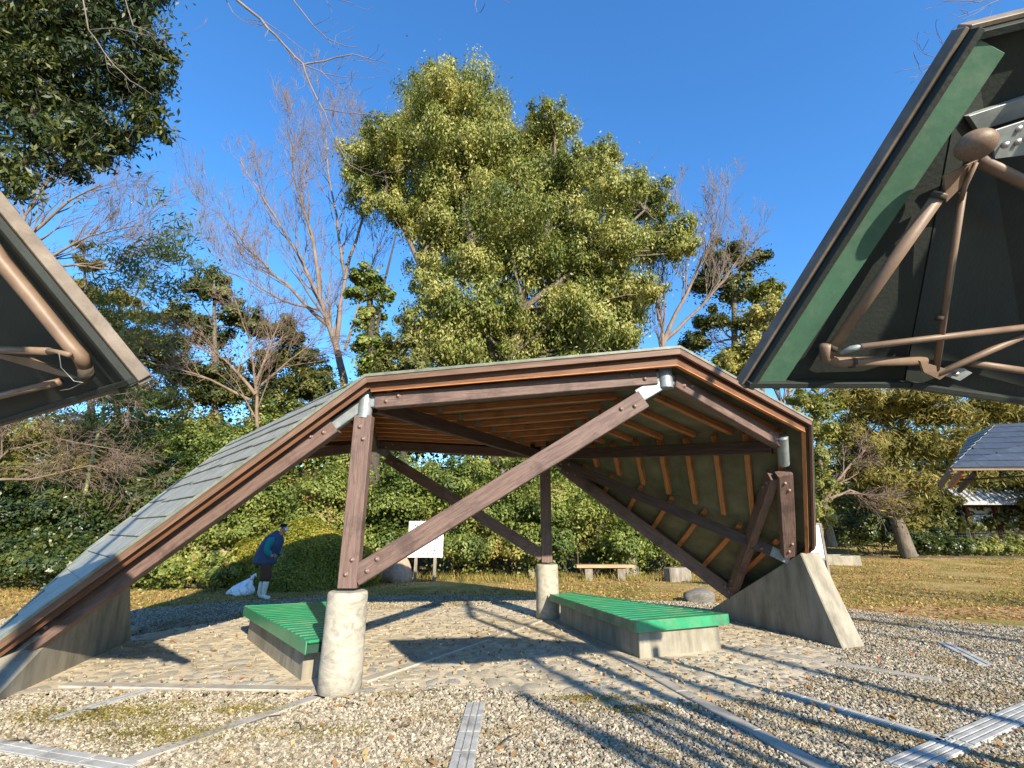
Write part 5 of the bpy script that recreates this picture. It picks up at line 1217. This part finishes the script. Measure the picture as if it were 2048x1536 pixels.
ok |= extra
pts = np.stack([xx[ok], yy[ok], np.where(in_poly(xx[ok], yy[ok], pv), .02, .008) + rng.random(ok.sum()) * .012], 1)
me = bpy.data.meshes.new('loose_gravel'); me.vertices.add(len(pts)); me.vertices.foreach_set('co', pts.astype(np.float32).ravel()); me.update()
me.materials.append(PM_)
lg = tag(link('loose_gravel', me), 'loose angular grey and tan gravel in the foreground', 'gravel', kind='stuff')
md = lg.modifiers.new('pebbles', 'NODES'); md.node_group = pebble_group('pebbles', PM_, .008, .0185, .75)

# fallen leaves
LMf = leafmat('fallen_leaves', (.17, .08, .03), (.36, .20, .08), (.50, .38, .16), .25, .7, .2, 1.5, (.38, .09, .05))
n = 4600; yy = 2.8 + 8 * rng.random(n) ** 1.1; xx = rng.uniform(-1, 1, n) * (yy * 1.15 + .6)
cl = np.sin(xx * 1.3 + 2) * np.cos(yy * 1.7) + rng.normal(size=n) * .8 + xx * .15
ok = (cl > .35) & free(xx, yy, .02); c = np.stack([xx[ok], yy[ok], .03 + rng.random(ok.sum()) * .018], 1)
tag(link('fallen_leaves', leaves_mesh('fallen_leaves', c, V(0, 0, 1) + rng.normal(size=(len(c), 3)) * .35, LMf, .055, .62)), 'red yellow and brown fallen leaves on the gravel', 'leaves', kind='stuff')
n = 60000; yy = 9 + 18 * rng.random(n); xx = rng.uniform(-1.1, 1.25, n) * yy
ok = ~in_poly(xx, yy, gpoly) & (yy < 27); c = np.stack([xx[ok], yy[ok], np.array([ter(a, b) for a, b in zip(xx[ok], yy[ok])]) + .015], 1)
tag(link('lawn_litter', leaves_mesh('lawn_litter', c, V(0, 0, 1) + rng.normal(size=(len(c), 3)) * .4, LMf, .07, .6)), 'pale dry leaf litter over the lawn', 'leaves', kind='stuff')
# moss between the stones
c_ = []
for (mx_, my_, sx2, sy2, k) in ((235, 1432, .35, .16, 3000), (330, 1475, .3, .12, 2200), (500, 1424, .22, .08, 900), (640, 1470, .25, .08, 700), (1180, 1402, .22, .06, 900), (1260, 1425, .2, .06, 700), (120, 1440, .3, .1, 900)):
    m0 = G(mx_, my_); c_.append(np.stack([m0[0] + rng.normal(size=k) * sx2, m0[1] + rng.normal(size=k) * sy2, .02 + rng.random(k) * .016], 1))
c_ = np.concatenate(c_)
LMm = leafmat('golden_moss', (.10, .085, .015), (.20, .165, .03), (.28, .23, .05), .2, .9, .1, 3)
tag(link('moss', leaves_mesh('moss', c_, V(0, 0, 1) + rng.normal(size=(len(c_), 3)) * .5, LMm, .017, .7)), 'golden green moss patches among the gravel, lower left', 'moss', kind='stuff')
# grass tufts: tall at the foot of the shrubs, short elsewhere
LMg = leafmat('dry_grass', (.12, .13, .03), (.27, .24, .06), (.42, .32, .12), .35, .7, .15, 1.2)
n = 60000; yy = 10.5 + 16 * rng.random(n) ** 1.3; xx = rng.uniform(-1.1, 1.25, n) * yy; ok = ~in_poly(xx, yy, gpoly); xx, yy = xx[ok], yy[ok]; n = len(xx)
tall = (np.abs(yy - 15.9) < .8) & (xx > -4) & (xx < 6)
h_ = np.where(tall, .22, .045) * rng.uniform(.5, 1.4, n); a = rng.uniform(0, 6.28, n); lean = rng.normal(size=(n, 2)) * h_[:, None] * .4
z = np.array([ter(p, q) for p, q in zip(xx, yy)]); wv = np.stack([np.cos(a), np.sin(a), a * 0], 1) * np.where(tall, .010, .012)[:, None]
b_ = np.stack([xx, yy, z], 1); t2 = b_ + np.stack([lean[:, 0], lean[:, 1], h_], 1)
vv = np.stack([b_ - wv, b_ + wv, t2], 1).reshape(-1, 3)
me = quads_mesh('grass', vv, np.arange(3 * n).reshape(n, 3), LMg)
at = me.attributes.new('tint', 'FLOAT', 'FACE'); at.data.foreach_set('value', rng.random(n).astype(np.float32))
tag(link('grass', me), 'short dry grass with taller tufts at the foot of the shrubs', 'grass', kind='stuff')
# twigs lying on the gravel
for k in range(7):
    px, py = [(600, 1470), (1000, 1500), (880, 1390), (60, 1500), (200, 1440), (1250, 1440), (560, 1440)][k]
    p = G(px, py); a = rng.uniform(0, 6.28); q = p + V(math.cos(a), math.sin(a), 0) * rng.uniform(.15, .3)
    tag(tube('twig', [p + V(0, 0, .035), (p + q) / 2 + V(.02, .02, .05), q + V(0, 0, .035)], [.004, .004, .002], 5, M['bark_dark']), ['thin dark twig on the moss, lower left gravel', 'dark curved twig right of the centre drain cover', 'long dry twig lying before the paving edge, centre',
        'twig beside the lower left metal cover', 'twig near the narrow left drain cover', 'twig left of the long kerb strip', 'twig below the kerb strip that leaves the near pier'][k], 'twig')

# ------------------------------------------------------------------ the walking person and the bag
def skin(name, pts, edges, mat, parent, sub=2, mw=None, root_i=0):
    pts = [(p[0] + .12 * max(0, p[2] - .85), p[1], p[2] - .04 * max(0, p[2] - .85), *p[3:]) for p in pts]      # stooping forward from the hips
    me = bpy.data.meshes.new(name); me.from_pydata([tuple(p[:3]) for p in pts], edges, []); me.update(); me.materials.append(mat)
    o = link(name, me, parent, mw)
    o.modifiers.new('skin', 'SKIN'); sv = me.skin_vertices[0].data if me.skin_vertices else None
    if sv is None:
        bm = bmesh.new(); bm.from_mesh(me); bm.verts.layers.skin.verify(); bm.to_mesh(me); bm.free(); sv = me.skin_vertices[0].data
    for i, p in enumerate(pts):
        r = p[3]; sv[i].radius = (r, p[4] if len(p) > 4 else r); sv[i].use_root = (i == root_i)
    s = o.modifiers.new('sub', 'SUBSURF'); s.levels = sub; s.render_levels = sub
    o.modifiers['skin'].use_smooth_shade = True
    return o
def flat_mat(name, c, rough=.8, bump=.3, bs=30, spec=.2):
    return pm(name, [(.3, tuple(x * .8 for x in c)), (.7, c)], nscale=8, rough=rough, bump=bump, bscale=bs, spec=spec)
mk = {'navy': flat_mat('navy_jacket_cloth', (.04, .075, .15)), 'teal': flat_mat('teal_sleeve_cloth', (.012, .21, .23)), 'brown': flat_mat('brown_trouser_cloth', (.075, .045, .03)),
      'boot': flat_mat('white_rubber', (.62, .66, .58), .4, .05), 'skin': flat_mat('skin', (.42, .24, .17), .5, .05), 'cap': flat_mat('dark_knit', (.015, .013, .03)), 'mask': flat_mat('white_mask', (.75, .76, .80), .7, .05), 'bag': None}
pp = P(528, 1199, 11.6); pr = empty('person', (pp[0], pp[1], 0), 'stooping person in dark cap and mask, navy and teal jacket, white boots', 'person')
pr.rotation_euler = (0, 0, R(-4)); PW = world_of(pr)
# local frame: x forward (walking right), y left of the walker (away from viewer), z up
body = [(-.03, 0, .86, .09, .09), (-.03, 0, 1.02, .09, .10), (.0, 0, 1.18, .09, .11), (.03, 0, 1.28, .08, .10), (.10, 0, 1.38, .055, .06), (.135, 0, 1.45, .055, .055), (.155, 0, 1.53, .085, .075), (.16, 0, 1.60, .082, .072),
        (-.05, -.085, .80, .085, .08), (.05, -.09, .46, .06, .06), (.03, -.09, .10, .042, .042), (.14, -.09, .04, .035, .04),
        (-.06, .085, .80, .085, .08), (-.10, .09, .46, .06, .06), (-.17, .09, .12, .042, .042), (-.07, .09, .04, .035, .04),
        (.04, -.19, 1.30, .06), (.0, -.235, 1.06, .045), (.13, -.20, .93, .035), (.17, -.19, .92, .03),
        (.04, .19, 1.30, .06), (.02, .235, 1.06, .045), (.13, .20, .94, .035), (.17, .19, .93, .03)]
eds = [(0, 1), (1, 2), (2, 3), (3, 4), (4, 5), (5, 6), (6, 7), (0, 8), (8, 9), (9, 10), (10, 11), (0, 12), (12, 13), (13, 14), (14, 15), (3, 16), (16, 17), (17, 18), (18, 19), (3, 20), (20, 21), (21, 22), (22, 23)]
skin('body', body, eds, mk['skin'], pr, 2, PW)
def sk(name, pts, mat, sub=2): return skin(name, pts, [(i, i + 1) for i in range(len(pts) - 1)], mat, pr, sub, PW)
# head parts: nose, ears
sk('nose', [(.235, 0, 1.565, .012), (.262, 0, 1.545, .016), (.268, 0, 1.535, .012)], mk['skin'], 1)
for s in (-1, 1): sk('ear', [(.15, s * .078, 1.575, .012, .02), (.145, s * .086, 1.55, .014, .022), (.15, s * .08, 1.525, .010, .014)], mk['skin'], 1)
for s in (-1, 1): sk('eye', [(.232, s * .03, 1.575, .010), (.237, s * .03, 1.574, .007)], mk['cap'], 1)
sk('jacket', [(a - (.06 if c < 1.2 else .02), b, c, d * 1.5, e * 1.3) for a, b, c, d, e in [(-.05, 0, .70, .17, .185), (-.05, 0, .80, .185, .19), (-.04, 0, .95, .165, .18), (-.01, 0, 1.10, .165, .19), (.02, 0, 1.24, .155, .205), (.05, 0, 1.34, .115, .16), (.09, 0, 1.41, .085, .09), (.115, 0, 1.45, .07, .07)]], mk['navy'])
for s in (-1, 1):
    sk('sleeve', [(.05, s * .17, 1.33, .08), (.04, s * .215, 1.27, .088), (.02, s * .245, 1.15, .078), (.01, s * .25, 1.05, .075), (.08, s * .225, .98, .068), (.13, s * .20, .945, .060)], mk['teal'])
    # gloved-looking hand closed in front: palm, four fingers and a thumb
    hx, hy, hz = .14, s * .195, .93
    sk('palm', [(hx - .01, hy, hz, .032, .022), (hx + .05, hy, hz - .01, .036, .020)], mk['skin'], 1)
    for k in range(4):
        fy_ = hy + 0; fz = hz + .024 - k * .017; ln_ = [.030, .034, .032, .026][k]
        sk('finger', [(hx + .06, fy_, fz, .0085), (hx + .06 + ln_, fy_ - s * .006, fz - .006, .008), (hx + .07 + ln_ * .8, fy_ - s * .032, fz - .014, .007)], mk['skin'], 1)
    sk('thumb', [(hx + .01, hy - s * .012, hz + .025, .010), (hx + .045, hy - s * .026, hz + .036, .009), (hx + .07, hy - s * .036, hz + .026, .008)], mk['skin'], 1)
sk('trouser_leg', [(-.05, -.085, .84, .12), (-.01, -.09, .66, .118), (.055, -.092, .47, .110), (.045, -.092, .36, .080)], mk['brown'])
sk('trouser_leg', [(-.06, .085, .84, .12), (-.09, .09, .66, .116), (-.12, .092, .47, .105), (-.15, .092, .34, .078)], mk['brown'])
sk('boot', [(.045, -.092, .40, .072), (.035, -.092, .25, .062), (.025, -.092, .10, .055), (.07, -.092, .052, .052), (.15, -.092, .042, .046), (.19, -.092, .036, .036)], mk['boot'])
sk('boot', [(-.15, .092, .38, .072), (-.165, .092, .25, .062), (-.18, .092, .10, .055), (-.13, .092, .052, .052), (-.05, .092, .042, .046), (-.01, .092, .036, .036)], mk['boot'])
sk('cap', [(.15, 0, 1.585, .100, .088), (.135, 0, 1.62, .102, .09), (.13, 0, 1.665, .07, .065)], mk['cap'])
sk('cap_brim', [(.10, -.0, 1.58, .10, .09), (.155, 0, 1.583, .105, .094), (.17, 0, 1.59, .09, .085)], mk['cap'], 1)
sk('face_mask', [(.20, 0, 1.555, .055, .066), (.240, 0, 1.53, .050, .056), (.222, 0, 1.485, .044, .054)], mk['mask'])
# bag
m, t, b = new_mat('thin_white_plastic'); b.inputs['Base Color'].default_value = (.70, .72, .78, 1); b.inputs['Roughness'].default_value = .35
nz = t.nodes.new('ShaderNodeTexNoise'); nz.inputs['Scale'].default_value = 9; nz.inputs['Detail'].default_value = 5; tcn = t.nodes.new('ShaderNodeTexCoord'); t.links.new(tcn.outputs['Object'], nz.inputs[0])
bpn = t.nodes.new('ShaderNodeBump'); bpn.inputs['Distance'].default_value = .06; bpn.inputs['Strength'].default_value = 1; t.links.new(nz.outputs[0], bpn.inputs['Height']); t.links.new(bpn.outputs[0], b.inputs['Normal'])
bgp = P(484, 1191, 12.3); me = bpy.data.meshes.new('rubbish_bag'); bm = bmesh.new(); bmesh.ops.create_icosphere(bm, subdivisions=5, radius=1)
for v in bm.verts:
    x, y, z = v.co; a = math.atan2(y, x); t_ = z
    r_ = 1 + .10 * math.sin(5 * a + 3 * z) + .06 * math.sin(9 * a + 6 * z + 1) + .04 * math.sin(17 * a + z * 9)
    v.co.x = x * r_ * .25; v.co.y = y * r_ * .20; v.co.z = max(-.55, z) * .19 + .10
    if z > .55:
        k = (z - .55) / .45; v.co.x = v.co.x * (1 - .5 * k) + .17 * k; v.co.y *= (1 - .6 * k); v.co.z += .10 * k
    if x < -.6: v.co.x -= (-x - .6) * .35; v.co.z *= 1 - (-x - .6) * 1.2
bm.to_mesh(me); bm.free(); me.polygons.foreach_set('use_smooth', [True] * len(me.polygons)); me.materials.append(m)
bgr = empty('rubbish_bag', (bgp[0], bgp[1], 0), 'knotted white plastic bag lying on the ground behind the walking person', 'bag')
link('sack', me, bgr, Matrix.Translation((bgp[0], bgp[1], 0)))
tube('knot', [V(bgp[0] + .17, bgp[1], .34), V(bgp[0] + .19, bgp[1], .39), V(bgp[0] + .18, bgp[1], .44)], [.05, .035, .055], 10, m, bgr)
tube('tied_corner', [V(bgp[0] + .18, bgp[1], .42), V(bgp[0] + .25, bgp[1], .46), V(bgp[0] + .29, bgp[1] - .02, .41)], [.02, .03, .008], 8, m, bgr)
